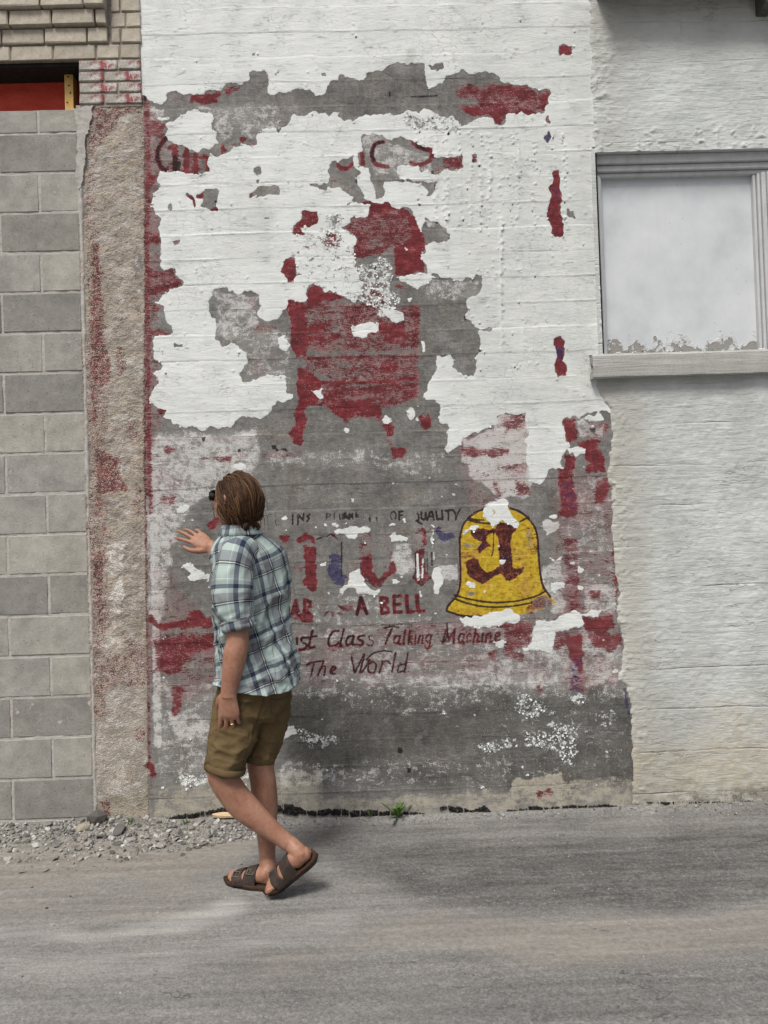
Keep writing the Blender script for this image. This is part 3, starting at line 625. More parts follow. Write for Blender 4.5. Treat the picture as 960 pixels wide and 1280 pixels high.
for p in [t7('345 705 372 700 370 730 350 728'), t7('565 775 580 772 578 795 565 795'), t7('760 750 790 750 800 775 770 778'), t7('790 770 860 775 860 790 790 788'), T('497 935 503 935 503 941 497 941'), T('508 960 514 960 514 966 508 966')]: put(L_ink_shade, p, .85, 1, rag=1)

# ------------------------------------------------------------------ rough pier at the left
put(L_white, T('60 122 182 122 184 300 184 1062 60 1062'), 1.0, rag=0, erase=True)
stroke(L_ink_shade, T('178 -5 180 60 181 125'), 3.0, 1.0)
put(L_white, z8('130 300 205 295 200 420 205 520 170 640 130 600 150 480 115 400'), .55, 3); put(L_white, z8('100 660 190 660 180 720 110 720'), .5, 3); put(L_white, z8('160 0 205 0 200 70 165 90'), .6, 2)
put(L_wash, T('112 130 128 140 125 240 112 260'), .5, 5); put(L_wash, z8('110 720 290 640 290 860 200 980 100 980'), .45, 6); put(L_wash, T('122 860 185 870 190 1000 125 1000'), .42, 8); put(L_wash, z8('270 150 290 150 300 600 275 600'), .5, 2); put(L_wash, T('180 130 186 130 188 560 181 560'), .4, 2)
red(T('104 130 178 132 176 142 150 146 140 165 118 190 108 170'), .50, 3); red(T('106 170 122 180 118 300 108 300'), .38, 3); red(T('112 300 124 300 130 420 140 450 138 480 118 490 112 420'), .58, 3); red(T('145 430 156 435 158 470 148 470'), .5, 2); red(T('114 480 124 480 122 530 114 530'), .55, 2); red(T('118 560 150 575 160 615 122 620'), .62, 3); red(T('118 615 132 620 130 650 118 650'), .5, 3); red(z8('80 320 130 330 120 560 130 650 100 660 90 500'), .60, 3); red(z8('105 720 290 700 280 850 180 850 120 850'), .42, 5); red(z8('230 80 275 60 275 240 230 160'), .42, 4); red(z8('190 640 290 690 290 800 220 830'), .42, 4); red(T('156 525 182 520 182 545 165 560 150 540'), .4, 3); red(z8('230 1000 290 1000 280 1060 235 1050'), .45, 3); red(T('126 1000 138 1000 140 1025 130 1025'), .6, 2); red(T('170 140 182 135 184 300 174 280'), .3, 3)
put(L_red, T('104 130 182 130 182 900 112 900'), .20, 6); put(L_red, T('104 130 122 130 130 560 136 900 112 900'), .40, 5); put(L_wash, T('104 130 182 130 184 1000 112 1000'), .40, 6)
stroke(L_red, T('181 130 182 300 181 560 184 760 187 960'), 3.5, .52)
# ------------------------------------------------------------------ relief: board marks, blisters
Yc, Xc = np.mgrid[0:MH, 0:MW].astype(np.float32)
PXc, PYc = Xc / SS + MX0, Yc / SS + MY0
L_h += (vnoise(MH, MW, 26, 90, 11, 3) - .5) * 3.0 + (vnoise(MH, MW, 5, 22, 12, 2) - .5) * 1.0
for (x, y) in pits:
    j, i = int((y - 2.2 - MY0) * SS), int((x - MX0) * SS)
    if 8 < j < MH - 8 and 8 < i < MW - 8:
        g = np.exp(-((np.arange(-6, 7)[:, None]) ** 2 + (np.arange(-6, 7)[None, :]) ** 2) / 9.0)
        L_h[j - 6:j + 7, i - 6:i + 7] += g * 3.2
for x, y0, y1, a in [(626, 275, 395, 5), (545, 170, 260, 2.5), (558, 200, 300, 2), (601, 215, 250, 4), (612, 210, 250, 4), (575, 190, 300, 2), (648, 190, 270, 2.5), (690, 240, 270, 2), (655, 395, 440, 2), (627, 400, 440, 3), (588, 190, 290, 1.5)]:
    wv = vnoise(MH, 1, 9, 1, int(x), 2)[:, 0]
    prof = np.exp(-((PXc - x - (wv[:, None] - .5) * 4) ** 2) / 5.0) * sstep(y0 - 8, y0 + 4, PYc) * (1 - sstep(y1 - 4, y1 + 8, PYc))
    L_h += prof * a * (0.3 + 1.2 * wv[:, None])
L_h += blur(L_white, 1) * 0.9                   # the overcoat stands proud of what lies beneath
L_h -= sstep(.3, .8, L_ink_shade) * 0.6
EDGE = sstep(.35, .65, vnoise(MH, MW, 7, 12, 21, 3))
for Lx in (L_white, L_red, L_yel, L_blue, L_wash): Lx[:] = blur(Lx, 1)
L_ink_shade[:] = box1(L_ink_shade, 1, 0)

L_red[:] = np.minimum(np.clip(L_red, 0, 1) ** .86, .90)
L_wash[:] = np.clip(L_wash * 1.22, 0, 1)
L_ink_shade[:] = np.clip(L_ink_shade, 0, 1) ** .8

def sample(Lx, px, py):
    x = np.clip((px - MX0) * SS - .5, 0, MW - 1.001); y = np.clip((py - MY0) * SS - .5, 0, MH - 1.001)
    ix = x.astype(int); iy = y.astype(int); fx = (x - ix); fy = (y - iy)
    return (Lx[iy, ix] * (1 - fx) + Lx[iy, ix + 1] * fx) * (1 - fy) + (Lx[iy + 1, ix] * (1 - fx) + Lx[iy + 1, ix + 1] * fx) * fy
# ================================================================== materials of the walls
def paint_wall_material(name, pier=False):
    k = NT(name); p = k.coord('Object')
    A = k.attr('paint_a'); B = k.attr('paint_b'); Cc = k.attr('paint_c')
    white, wash, redd = A[0], A[1], A[2]
    ink_shade, yel, blu = B[0], B[1], B[2]
    tone, grime_shade, beige = Cc[0], Cc[1], Cc[2]
    streak = k.noise(k.vmul(p, (38, 38, 170)), 1.0, 6, .66)
    fine = k.noise(p, 190, 5, .7)
    mid = k.noise(p, 40, 6, .66)
    big = k.noise(p, 5.5, 4, .55)
    vst = k.noise(k.vmul(p, (70, 70, 6)), 1.0, 4, .6)
    def uni(a, b, c, wa, wb, wc):
        s = k.math('ADD', k.math('MULTIPLY', a, wa), k.math('ADD', k.math('MULTIPLY', b, wb), k.math('MULTIPLY', c, wc)))
        return k.rng(s, .38, .62, 0, 1)
    blotch = k.noise(k.vmul(p, (10, 10, 24)), 1.0, 5, .6)
    n_red = uni(streak, fine, k.math('ADD', k.math('MULTIPLY', mid, .4), k.math('MULTIPLY', blotch, .6)), .30, .30, .40)
    n_wash = uni(fine, mid, k.noise(k.vmul(p, (12, 12, 18)), 1.0, 6, .7), .36, .30, .34)
    n_white = uni(fine, mid, k.noise(k.vmul(p, (24, 24, 34)), 1.0, 6, .7), .25, .35, .40)
    n_ink = uni(fine, mid, mid, .6, .2, .2)
    if pier: n_red = uni(fine, mid, streak, .62, .26, .12)
    def cover(d, n, soft):
        return k.rng(k.math('SUBTRACT', d, k.math('MULTIPLY', n, .92)), .02, .02 + soft, 0, 1, True)
    # bare board-marked concrete
    cv = k.math('ADD', k.math('MULTIPLY', mid, .30), k.math('ADD', k.math('MULTIPLY', fine, .45), k.math('ADD', k.math('MULTIPLY', vst, .10), k.math('MULTIPLY', streak, .15))))
    if pier:
        conc = k.ramp(cv, [(.28, (.16, .135, .105)), (.45, (.30, .262, .212)), (.58, (.41, .37, .315)), (.72, (.50, .47, .42))])
    else:
        light = k.ramp(cv, [(.30, (.080, .079, .075)), (.44, (.182, .180, .173)), (.56, (.30, .297, .289)), (.70, (.50, .50, .49))])
        dark = k.ramp(cv, [(.28, (.034, .033, .031)), (.45, (.074, .072, .067)), (.57, (.125, .122, .115)), (.70, (.25, .246, .238))])
        conc = k.mix(k.rng(k.math('ADD', tone, k.math('MULTIPLY', k.math('SUBTRACT', big, .5), .45)), .1, 1.0), light, dark)
        brown = k.mix(k.rng(k.noise(p, 9, 3), .5, .7), (1, 1, 1), (.98, .93, .86))
        conc = k.mix(1.0, conc, brown, 'MULTIPLY')
    mot = k.noise(p, 8, 7, .68)
    conc = k.mix(1.0, conc, k.ramp(mot, [(.3, (.66, .66, .66)), (.5, (1, 1, 1)), (.7, (1.3, 1.29, 1.27))]), 'MULTIPLY')
    hz = k.math('MULTIPLY', k.rng(k.noise(k.vmul(p, (6, 6, 9)), 1.0, 8, .74), .52, .70, 0, .55), k.rng(fine, .38, .58, .2, 1))
    conc = k.mix(hz, conc, (.42, .41, .40))
    bz = cover(beige, n_wash, .25)
    conc = k.mix(bz, conc, k.ramp(cv, [(.3, (.16, .145, .115)), (.5, (.40, .375, .31)), (.7, (.55, .53, .46))]))
    wcol = k.mix(mid, (.50, .50, .49), (.72, .72, .71))
    c = k.mix(k.math('MULTIPLY', cover(wash, n_wash, .30), .82), conc, wcol)
    if pier:
        warm = k.mix(k.noise(p, 60, 3), (.62, .60, .56), (.78, .77, .74))
        c = k.mix(k.math('MULTIPLY', cover(white, n_wash, .12), .95), c, warm)
    c = k.mix(k.math('MULTIPLY', cover(yel, n_red, .12), .95), c, k.ramp(mid, [(.32, (.27, .165, .012)), (.5, (.50, .34, .018)), (.64, (.60, .44, .045))]))
    rcol = k.ramp(k.math('ADD', k.math('MULTIPLY', blotch, .4), k.math('ADD', k.math('MULTIPLY', mid, .3), k.math('MULTIPLY', fine, .3))), [(.34, (.040, .007, .008)), (.45, (.105, .011, .015)), (.54, (.195, .020, .029)), (.66, (.33, .10, .105))])
    rc = k.rng(k.math('SUBTRACT', redd, n_red), .0, .14, 0, 1, True)
    tint = k.math('MULTIPLY', k.rng(redd, .08, .60, 0, .14 if pier else .60), k.rng(k.math('ADD', k.math('MULTIPLY', mid, .4), k.math('ADD', k.math('MULTIPLY', streak, .3), k.math('MULTIPLY', blotch, .3))), .42, .58, .08, 1))
    tint = k.math('MULTIPLY', tint, k.rng(k.math('ADD', k.math('MULTIPLY', k.noise(p, 5.5, 8, .72), .7), k.math('MULTIPLY', fine, .3)), .44, .58, 0, 1.15))
    c = k.mix(tint, c, k.mix(fine, (.25, .060, .080), (.42, .165, .185)))
    c = k.mix(k.math('MULTIPLY', rc, .90), c, rcol)
    c = k.mix(k.math('MULTIPLY', cover(blu, n_red, .3), .80), c, k.ramp(mid, [(.35, (.022, .02, .075)), (.65, (.05, .045, .15))]))
    c = k.mix(k.math('MULTIPLY', k.rng(k.math('SUBTRACT', ink_shade, k.math('MULTIPLY', n_ink, .55)), .04, .30, 0, 1, True), .92), c, (.022, .014, .016))
    rough = .85
    fl = k.math('MULTIPLY', k.rng(k.vor(p, 95), .10, .17, 1, 0), k.rng(k.noise(p, 9, 4, .6), .50, .62, 0, .85))
    c = k.mix(fl, c, (.62, .62, .61))
    if not pier:
        wn = k.math('SUBTRACT', white, k.math('MULTIPLY', k.math('SUBTRACT', n_white, .5), .85))
        wc = k.rng(wn, .44, .56, 0, 1, True)
        coat = k.ramp(k.math('ADD', k.math('MULTIPLY', big, .6), k.math('MULTIPLY', streak, .4)), [(.3, (.56, .59, .585)), (.5, (.685, .715, .708)), (.68, (.75, .775, .765))])
        dirt_shade = k.mix(k.math('MULTIPLY', grime_shade, k.rng(mid, .3, .75, .55, 1.0)), (1, 1, 1), (.70, .70, .675))
        coat = k.mix(1.0, coat, dirt_shade, 'MULTIPLY')
        # fine crazing, only here and there
        warp = k.n('ShaderNodeVectorMath', operation='ADD'); k.set(warp.inputs[0], p); k.set(warp.inputs[1], k.vmul(k.noise(p, 30, 2, out=1), (.03, .03, .03)))
        cr = k.vor(warp.outputs[0], 26, 'DISTANCE_TO_EDGE')
        crm = k.math('MULTIPLY', k.rng(cr, .0, .035, 1, 0), k.rng(k.noise(p, 3.2, 3), .47, .60, 0, 1))
        smg = k.rng(k.noise(k.vmul(p, (3, 3, 5)), 1.0, 7, .7), .52, .72, 0, .5)
        coat = k.mix(k.math('MULTIPLY', smg, k.rng(fine, .35, .6, .3, 1)), coat, (.50, .505, .495))
        coat = k.mix(k.math('MULTIPLY', crm, .50), coat, (.33, .32, .31))
        hl = k.math('MULTIPLY', k.rng(k.math('ABSOLUTE', k.math('SUBTRACT', k.noise(k.vmul(p, (5, 5, 60)), 1.0, 5, .62), .5)), 0, .010, 1, 0), k.rng(k.noise(k.vmul(p, (9, 9, 14)), 1.0, 4, .65), .50, .62, 0, .72))
        coat = k.mix(hl, coat, (.26, .255, .25))
        dots = k.math('MULTIPLY', k.rng(k.vor(p, 75), .10, .16, 1, 0), k.rng(k.noise(p, 11, 3), .60, .68, 0, 1))
        coat = k.mix(k.math('MULTIPLY', dots, .8), coat, (.06, .055, .055))
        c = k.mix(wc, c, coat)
        # board joints
        z = k.sep(p)[2]
        ph = k.math('DIVIDE', k.math('SUBTRACT', z, BZ0), BPER)
        ph = k.math('ADD', ph, k.math('MULTIPLY', k.noise(k.vmul(p, (7, 1, 3)), 1.0, 3), .05))
        fr = k.math('ABSOLUTE', k.math('SUBTRACT', k.math('FRACT', k.math('ADD', ph, .475)), .5))
        seam = k.math('MULTIPLY', k.rng(fr, .008, .024, 1, 0), k.rng(k.noise(k.vmul(p, (5, 1, 9)), 1.0, 4, .7), .51, .66, 0, 1))
        c = k.mix(k.math('MULTIPLY', seam, k.mixf(wc, .50, .22)), c, (.05, .045, .043))
        h = k.math('ADD', k.math('MULTIPLY', wc, 1.0), k.math('ADD', k.math('MULTIPLY', fine, .55), k.math('ADD', k.math('MULTIPLY', streak, 1.0), k.math('MULTIPLY', mid, .6))))
        h = k.math('SUBTRACT', h, k.math('ADD', k.math('MULTIPLY', seam, .55), k.math('ADD', k.math('MULTIPLY', crm, .35), k.math('ADD', dots, hl))))
        nrm = k.bump(h, .75, .0028)
    else:
        grit = k.vor(p, 130)
        h = k.math('ADD', k.math('MULTIPLY', fine, 1.0), k.math('ADD', k.math('MULTIPLY', mid, 1.4), k.math('MULTIPLY', grit, .7)))
        nrm = k.bump(h, .8, .006)
    return k.out(c, rough, nrm, .15)

BZ0 = float(P(350, 544)[2]); BPER = 0.1275
M_mural = paint_wall_material('painted_concrete')
M_pier = paint_wall_material('rough_pier_concrete', True)

def plaster_material():
    k = NT('cream_plaster'); p = k.coord('Object'); s = k.sep(p)
    big = k.noise(p, 2.6, 4, .55); mid = k.noise(p, 22, 5, .6); fine = k.noise(p, 140, 4, .6)
    brush = k.noise(k.vmul(p, (9, 9, 60)), 1.0, 5, .6, 1.2)
    c = k.ramp(k.math('ADD', k.math('MULTIPLY', big, .55), k.math('MULTIPLY', brush, .45)), [(.32, (.40, .425, .415)), (.5, (.525, .555, .548)), (.68, (.615, .645, .64))])
    A = k.attr('stain_shade')
    c = k.mix(k.math('MULTIPLY', A[0], k.rng(mid, .25, .65, .45, 1)), c, (.42, .365, .26))
    c = k.mix(k.math('MULTIPLY', A[1], k.rng(k.math('ADD', k.math('MULTIPLY', mid, .6), k.math('MULTIPLY', fine, .4)), .40, .60, 0, 1)), c, (.12, .115, .105))
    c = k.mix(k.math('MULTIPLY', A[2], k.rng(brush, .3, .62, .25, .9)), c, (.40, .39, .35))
    line = k.math('MULTIPLY', k.rng(k.math('ABSOLUTE', k.math('SUBTRACT', k.noise(k.vmul(p, (2.2, 1, 9)), 1.0, 4, .6), .5)), .0, .006, 1, 0), k.rng(k.noise(p, 2.3, 2), .52, .6, 0, 1))
    c = k.mix(k.math('MULTIPLY', line, .45), c, (.10, .095, .085))
    pit = k.math('MULTIPLY', k.rng(k.vor(p, 48), .07, .13, 1, 0), k.rng(k.noise(p, 8, 2), .6, .68, 0, 1))
    c = k.mix(k.math('MULTIPLY', pit, .7), c, (.09, .085, .08))
    h = k.math('ADD', k.math('MULTIPLY', brush, 1.2), k.math('ADD', k.math('MULTIPLY', mid, .45), k.math('MULTIPLY', fine, .5)))
    cz = k.math('ABSOLUTE', k.math('SUBTRACT', k.math('FRACT', k.math('ADD', k.math('DIVIDE', s[2], .205), k.math('MULTIPLY', k.noise(k.vmul(p, (1.5, 1, 3)), 1.0, 4, .65), .28))), .5))
    crs = k.math('MULTIPLY', k.rng(cz, 0, .03, 1, 0), k.rng(k.noise(k.vmul(p, (2.4, 1, 5)), 1.0, 3), .45, .6, 0, 1))
    c = k.mix(k.math('MULTIPLY', crs, .22), c, (.16, .155, .145))
    smu = k.rng(k.noise(k.vmul(p, (2.2, 2.2, 1.3)), 1.0, 7, .7), .47, .70, 0, .62)
    c = k.mix(smu, c, (.345, .35, .33))
    h = k.math('SUBTRACT', h, k.math('ADD', crs, 0.0))
    h = k.math('SUBTRACT', h, k.math('ADD', k.math('MULTIPLY', pit, .8), k.math('MULTIPLY', line, .6)))
    return k.out(c, .88, k.bump(h, .7, .005), .12)
M_plaster = plaster_material()

def simple_mat(name, cols, scale=(30, 30, 30), rough=.8, bump=.4, dist=.002, detail=5, spec=.2, pos=(.3, .5, .7), fine=120):
    k = NT(name); p = k.coord('Object')
    n = k.noise(k.vmul(p, scale), 1.0, detail, .6); f = k.noise(p, fine, 3, .6)
    v = k.math('ADD', k.math('MULTIPLY', n, .65), k.math('MULTIPLY', f, .35))
    c = k.ramp(v, list(zip(pos, cols)))
    return k.out(c, rough, k.bump(v, bump, dist), spec)

def block_material(name, base, pits):
    k = NT(name); p = k.coord('Object')
    oi = k.n('ShaderNodeObjectInfo')
    sh = k.n('ShaderNodeVectorMath', operation='ADD'); k.set(sh.inputs[0], p); k.set(sh.inputs[1], k.comb(k.math('MULTIPLY', oi.outputs['Random'], 37.0), 0, k.math('MULTIPLY', oi.outputs['Random'], 11.0)))
    p = sh.outputs[0]
    mid = k.noise(p, 16, 4, .55); fine = k.noise(p, 220, 3, .7); b = k.noise(p, 70, 4, .65)
    v = k.math('ADD', k.math('MULTIPLY', mid, .45), k.math('ADD', k.math('MULTIPLY', b, .3), k.math('MULTIPLY', fine, .25)))
    lo, hi = tuple(x * .76 for x in base), tuple(x * 1.25 for x in base)
    c = k.ramp(v, [(.3, lo), (.5, base), (.7, hi)])
    c = k.mix(1.0, c, k.mix(oi.outputs['Random'], (.90, .90, .91), (1.08, 1.07, 1.04)), 'MULTIPLY')
    pit = k.math('MULTIPLY', k.rng(k.vor(p, 78), .10, .19, 1, 0), k.rng(k.noise(p, 30, 3), .56 - .14 * pits, .68 - .14 * pits, 0, 1))
    c = k.mix(k.math('MULTIPLY', pit, .75), c, (.055, .052, .05))
    blo = k.noise(p, 5, 6, .7)
    c = k.mix(1.0, c, k.ramp(blo, [(.32, (.78, .78, .78)), (.5, (1, 1, 1)), (.68, (1.2, 1.19, 1.17))]), 'MULTIPLY')
    eff = k.math('MULTIPLY', k.rng(k.noise(p, 9, 4, .7), .60, .74, 0, 1), .35)
    c = k.mix(eff, c, (.50, .49, .475))
    h = k.math('SUBTRACT', k.math('ADD', k.math('MULTIPLY', b, .8), k.math('MULTIPLY', fine, .8)), k.math('MULTIPLY', pit, 1.4))
    return k.out(c, .92, k.bump(h, .75, .0035), .1)
M_block_d = block_material('concrete_block_dark', (.260, .256, .238), 1.0)
M_block_l = block_material('concrete_block_pale', (.338, .332, .306), .45)
M_mortar = simple_mat('pale_mortar', [(.25, .24, .225), (.40, .385, .36), (.50, .485, .46)], (28, 28, 60), .9, .8, .004)
def brick_material():
    k = NT('painted_brick'); p = k.coord('Object'); oi = k.n('ShaderNodeObjectInfo')
    n = k.noise(p, 26, 5, .6); f = k.noise(p, 180, 3, .6)
    v = k.math('ADD', k.math('MULTIPLY', n, .6), k.math('MULTIPLY', f, .4))
    c = k.ramp(v, [(.28, (.22, .195, .16)), (.45, (.40, .365, .305)), (.62, (.50, .465, .40)), (.75, (.60, .57, .52))])
    c = k.mix(1.0, c, k.mix(oi.outputs['Random'], (.84, .83, .82), (1.06, 1.05, 1.03)), 'MULTIPLY')
    return k.out(c, .85, k.bump(v, .6, .004), .15)
def worn_brick_material():
    k = NT('worn_red_white_brick'); p = k.coord('Object')
    n = k.noise(p, 34, 5, .65); f = k.noise(p, 150, 4, .6); b = k.noise(p, 12, 3, .6)
    v = k.math('ADD', k.math('MULTIPLY', n, .5), k.math('MULTIPLY', f, .5))
    c = k.ramp(v, [(.3, (.20, .18, .16)), (.5, (.36, .34, .31)), (.7, (.46, .44, .41))])
    c = k.mix(k.rng(k.math('ADD', k.math('MULTIPLY', b, .6), k.math('MULTIPLY', f, .4)), .50, .56, 0, .85), c, (.60, .59, .57))
    r = k.noise(p, 14, 5, .7, .6)
    c = k.mix(k.rng(k.math('ADD', k.math('MULTIPLY', r, .7), k.math('MULTIPLY', f, .3)), .53, .57, 0, .9), c, (.26, .045, .055))
    return k.out(c, .85, k.bump(v, .8, .004), .15)
M_brick = brick_material(); M_brick_red = worn_brick_material()
M_brick_mortar = simple_mat('brick_joint', [(.13, .115, .095), (.24, .215, .18), (.33, .30, .26)], (40, 40, 40), .95, .7, .004)
M_frame = simple_mat('weathered_white_frame_paint', [(.40, .405, .405), (.49, .505, .515), (.55, .565, .575)], (22, 22, 9), .6, .35, .0012, spec=.3)
M_sill = simple_mat('grey_weathered_sill_wood', [(.24, .235, .22), (.37, .37, .355), (.50, .50, .485)], (5, 30, 140), .8, .9, .003)
M_tar = simple_mat('black_tar', [(.008, .008, .008), (.014, .013, .013), (.12, .115, .105)], (90, 90, 90), .8, 1.0, .008)
def panel_material(zb):
    k = NT('peeling_white_board'); p = k.coord('Object'); z = k.sep(p)[2]
    big = k.noise(p, 4, 4, .6); mid = k.noise(k.vmul(p, (15, 15, 13)), 1.0, 7, .68, .5); f = k.noise(p, 160, 3)
    c = k.ramp(big, [(.3, (.47, .50, .525)), (.5, (.555, .585, .61)), (.7, (.62, .645, .67))])
    c = k.mix(k.rng(k.noise(k.vmul(p, (60, 60, 4)), 1.0, 4), .5, .72, 0, .12), c, (.50, .50, .49))
    d = k.math('SUBTRACT', z, zb)
    e = k.math('SUBTRACT', mid, k.math('MULTIPLY', d, 2.6))
    peel = k.rng(e, .40, .43, 0, 1)
    edge = k.math('MULTIPLY', k.rng(e, .355, .40, 0, 1), k.math('SUBTRACT', 1.0, peel))
    c = k.mix(peel, c, k.mix(f, (.10, .095, .09), (.42, .41, .39)))
    c = k.mix(k.math('MULTIPLY', edge, .8), c, (.80, .80, .78))
    spk = k.math('MULTIPLY', k.rng(k.vor(p, 34), .05, .085, 1, 0), k.rng(k.noise(p, 6, 2), .58, .62, 0, 1))
    c = k.mix(spk, c, (.07, .065, .06))
    return k.out(c, .55, k.bump(k.math('ADD', k.math('MULTIPLY', peel, -1.2), k.math('ADD', edge, k.math('MULTIPLY', f, .2))), .8, .003), .3)

# ================================================================== geometry
def thing(name, label, cat, loc, group=None):
    e = empty(name, loc); tag(e, label, cat, group); return e
def bm_box(bm, x0, x1, y0, y1, z0, z1, bev=0.0):
    vs = [bm.verts.new(c) for c in ((x0, y0, z0), (x1, y0, z0), (x1, y1, z0), (x0, y1, z0), (x0, y0, z1), (x1, y0, z1), (x1, y1, z1), (x0, y1, z1))]
    fs = [bm.faces.new([vs[i] for i in q]) for q in ((0, 3, 2, 1), (4, 5, 6, 7), (0, 1, 5, 4), (1, 2, 6, 5), (2, 3, 7, 6), (3, 0, 4, 7))]
    if bev:
        ed = list({e for f in fs for e in f.edges})
        bmesh.ops.bevel(bm, geom=ed, offset=bev, segments=1, affect='EDGES')
def bm_done(bm, name, mat=None, parent=None, smooth=False):
    me = bpy.data.meshes.new(name); bm.normal_update(); bm.to_mesh(me); bm.free()
    return link(name, me, mat, parent, smooth)

# ---- the mural wall
mural = thing('mural_wall', 'tall concrete wall with faded peeling sign, red chair and yellow bell under white paint', 'wall', (0, 0, 0)); mural['kind'] = 'thing'
xa, xb = float(P(180, 60)[0]) , float(P(800, 700)[0]) + .06
xc = float(P(184, 700)[0]) - .03
wx0, wx1 = float(P(746, 260)[0]), float(P(977, 320)[0]); wz1, wz0 = float(P(850, 188.5)[2]), float(P(850, 440)[2])
xs = np.arange(min(xa, xc), xb, .004)
zs = np.concatenate([np.arange(-.06, 4.16, .004), np.linspace(4.2, 5.4, 16)])
X, Z = np.meshgrid(xs, zs)
px, py = proj(X, np.zeros_like(X), Z)
H = sample(L_h, px, py) * .001
ph = (Z - BZ0) / BPER + .02 * np.sin(X * 3)
kb = np.floor(ph).astype(int)
off = np.random.default_rng(3).normal(size=200) * .0007
H += off[(kb + 60) % 200]
fr = np.abs(ph - np.round(ph)) * BPER
ridge = (vnoise(len(zs), len(xs), 30, 45, 31, 2) - .42) * .006
H += ridge * np.exp(-(fr / .0045) ** 2)
Y = -H
me = quad_mesh('mural_wall_face', np.stack([X, Y, Z], -1).reshape(-1, 3), grid_quads(len(zs), len(xs)))
for nm, tr in (('paint_a', (L_white, L_wash, L_red)), ('paint_b', (L_ink_shade, L_yel, L_blue)), ('paint_c', (L_tone, L_grime_shade, L_beige))):
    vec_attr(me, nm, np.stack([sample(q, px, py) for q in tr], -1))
bm = bmesh.new(); bm.from_mesh(me)
bmesh.ops.delete(bm, geom=[f for f in bm.faces if f.calc_center_median().x > wx0 - .012 and wz0 - .03 < f.calc_center_median().z < wz1 + .03], context='FACES'); bm.to_mesh(me); bm.free()
link('wall_face', me, M_mural, mural)
rf_ = np.random.default_rng(55); cand = np.argwhere((L_white > .40) & (L_white < .62)); V, F = [], []
for j_, i_ in cand[rf_.integers(0, len(cand), 1500)]:       # curled scraps of paint lifting along the broken edges
    qx, qy = i_ / SS + MX0, j_ / SS + MY0
    if qx < 186 or qx > 742: continue
    c_ = P(qx, qy); s_ = rf_.uniform(.003, .010); al = rf_.uniform(0, 6.28); up = rf_.uniform(.0015, .0055); b0 = len(V)
    for a_ in (0, .5, 1):
        for b_ in (-.5, .5):
            wj = 1 - .5 * a_ + rf_.uniform(-.15, .15); u_q, v_q = s_ * a_, s_ * b_ * wj * 1.3
            V.append((c_[0] + math.cos(al) * u_q - math.sin(al) * v_q, -.0022 - up * a_ ** 1.6, c_[2] + math.sin(al) * u_q + math.cos(al) * v_q))
    F += [(b0, b0 + 1, b0 + 3, b0 + 2), (b0 + 2, b0 + 3, b0 + 5, b0 + 4)]
M_flake = simple_mat('white_paint_scrap', [(.55, .57, .56), (.68, .70, .69), (.74, .76, .75)])
tag(link('paint_flakes', mesh_from('paint_flakes', V, F), M_flake, mural), kind='stuff')
bm = bmesh.new(); bm_box(bm, xa + .003, wx0 - .122, .02, .30, -.06, 5.39); bm_done(bm, 'wall_core', M_mortar, mural)
# steel bolt head beside the mural's right edge
c = P(740, 534); bm = bmesh.new()
bmesh.ops.create_cone(bm, segments=20, radius1=.013, radius2=.009, depth=.014, cap_ends=True, matrix=Matrix.Translation((c[0], -.010, c[2])) @ Matrix.Rotation(R(90), 4, 'X'))
bmesh.ops.bevel(bm, geom=bm.edges[:], offset=.002, segments=2, affect='EDGES')
M_steel = simple_mat('dull_steel', [(.25, .24, .22), (.5, .49, .46), (.62, .61, .58)], (90, 90, 90), .4, .3, .001)
bm_done(bm, 'bolt_head', M_steel, mural, True)

# ---- rough pier between block wall and mural
pier = thing('concrete_pier', 'rough tan concrete strip with worn red and white paint between block wall and mural', 'pier', (float(P(145, 600)[0]), 0, 0)); pier['kind'] = 'thing'
xs = np.arange(float(P(97, 200)[0]), float(P(181, 500)[0]) + .012, .004); ztop = float(P(140, 131)[2])
zs = np.arange(-.06, ztop, .004)
X, Z = np.meshgrid(xs, zs); px, py = proj(X, 0 * X, Z)
n1 = vnoise(len(zs), len(xs), 14, 14, 41, 4, .6); n2 = vnoise(len(zs), len(xs), 3, 4, 42, 2); n3 = vnoise(len(zs), len(xs), 60, 20, 43, 2)
rghm = .45 + .55 * (1 - sstep(760, 930, py))
H = ((n1 - .5) * .015 + (n2 - .5) * .004) * rghm + (n3 - .5) * .010 + .004
xr = np.interp(zs, *zip(*sorted((float(q[2]), float(q[0])) for q in (P(182, 133), P(183, 300), P(183, 600), P(187, 960), P(188, 1040)))))[:, None] + .006
X = xs[0] + (X - xs[0]) * (xr - xs[0]) / (xs[-1] - xs[0]); px, py = proj(X, 0 * X, Z)
edge = sstep(0, .016, xr - X); H = H * edge - .012 * (1 - edge)
me = quad_mesh('pier_face', np.stack([X, -H, Z], -1).reshape(-1, 3), grid_quads(len(zs), len(xs)))
for nm, tr in (('paint_a', (L_white, L_wash, L_red)), ('paint_b', (L_ink_shade, L_yel, L_blue)), ('paint_c', (L_tone, L_grime_shade, L_beige))):
    vec_attr(me, nm, np.stack([sample(q, px, py) for q in tr], -1))
link('pier_face', me, M_pier, pier)

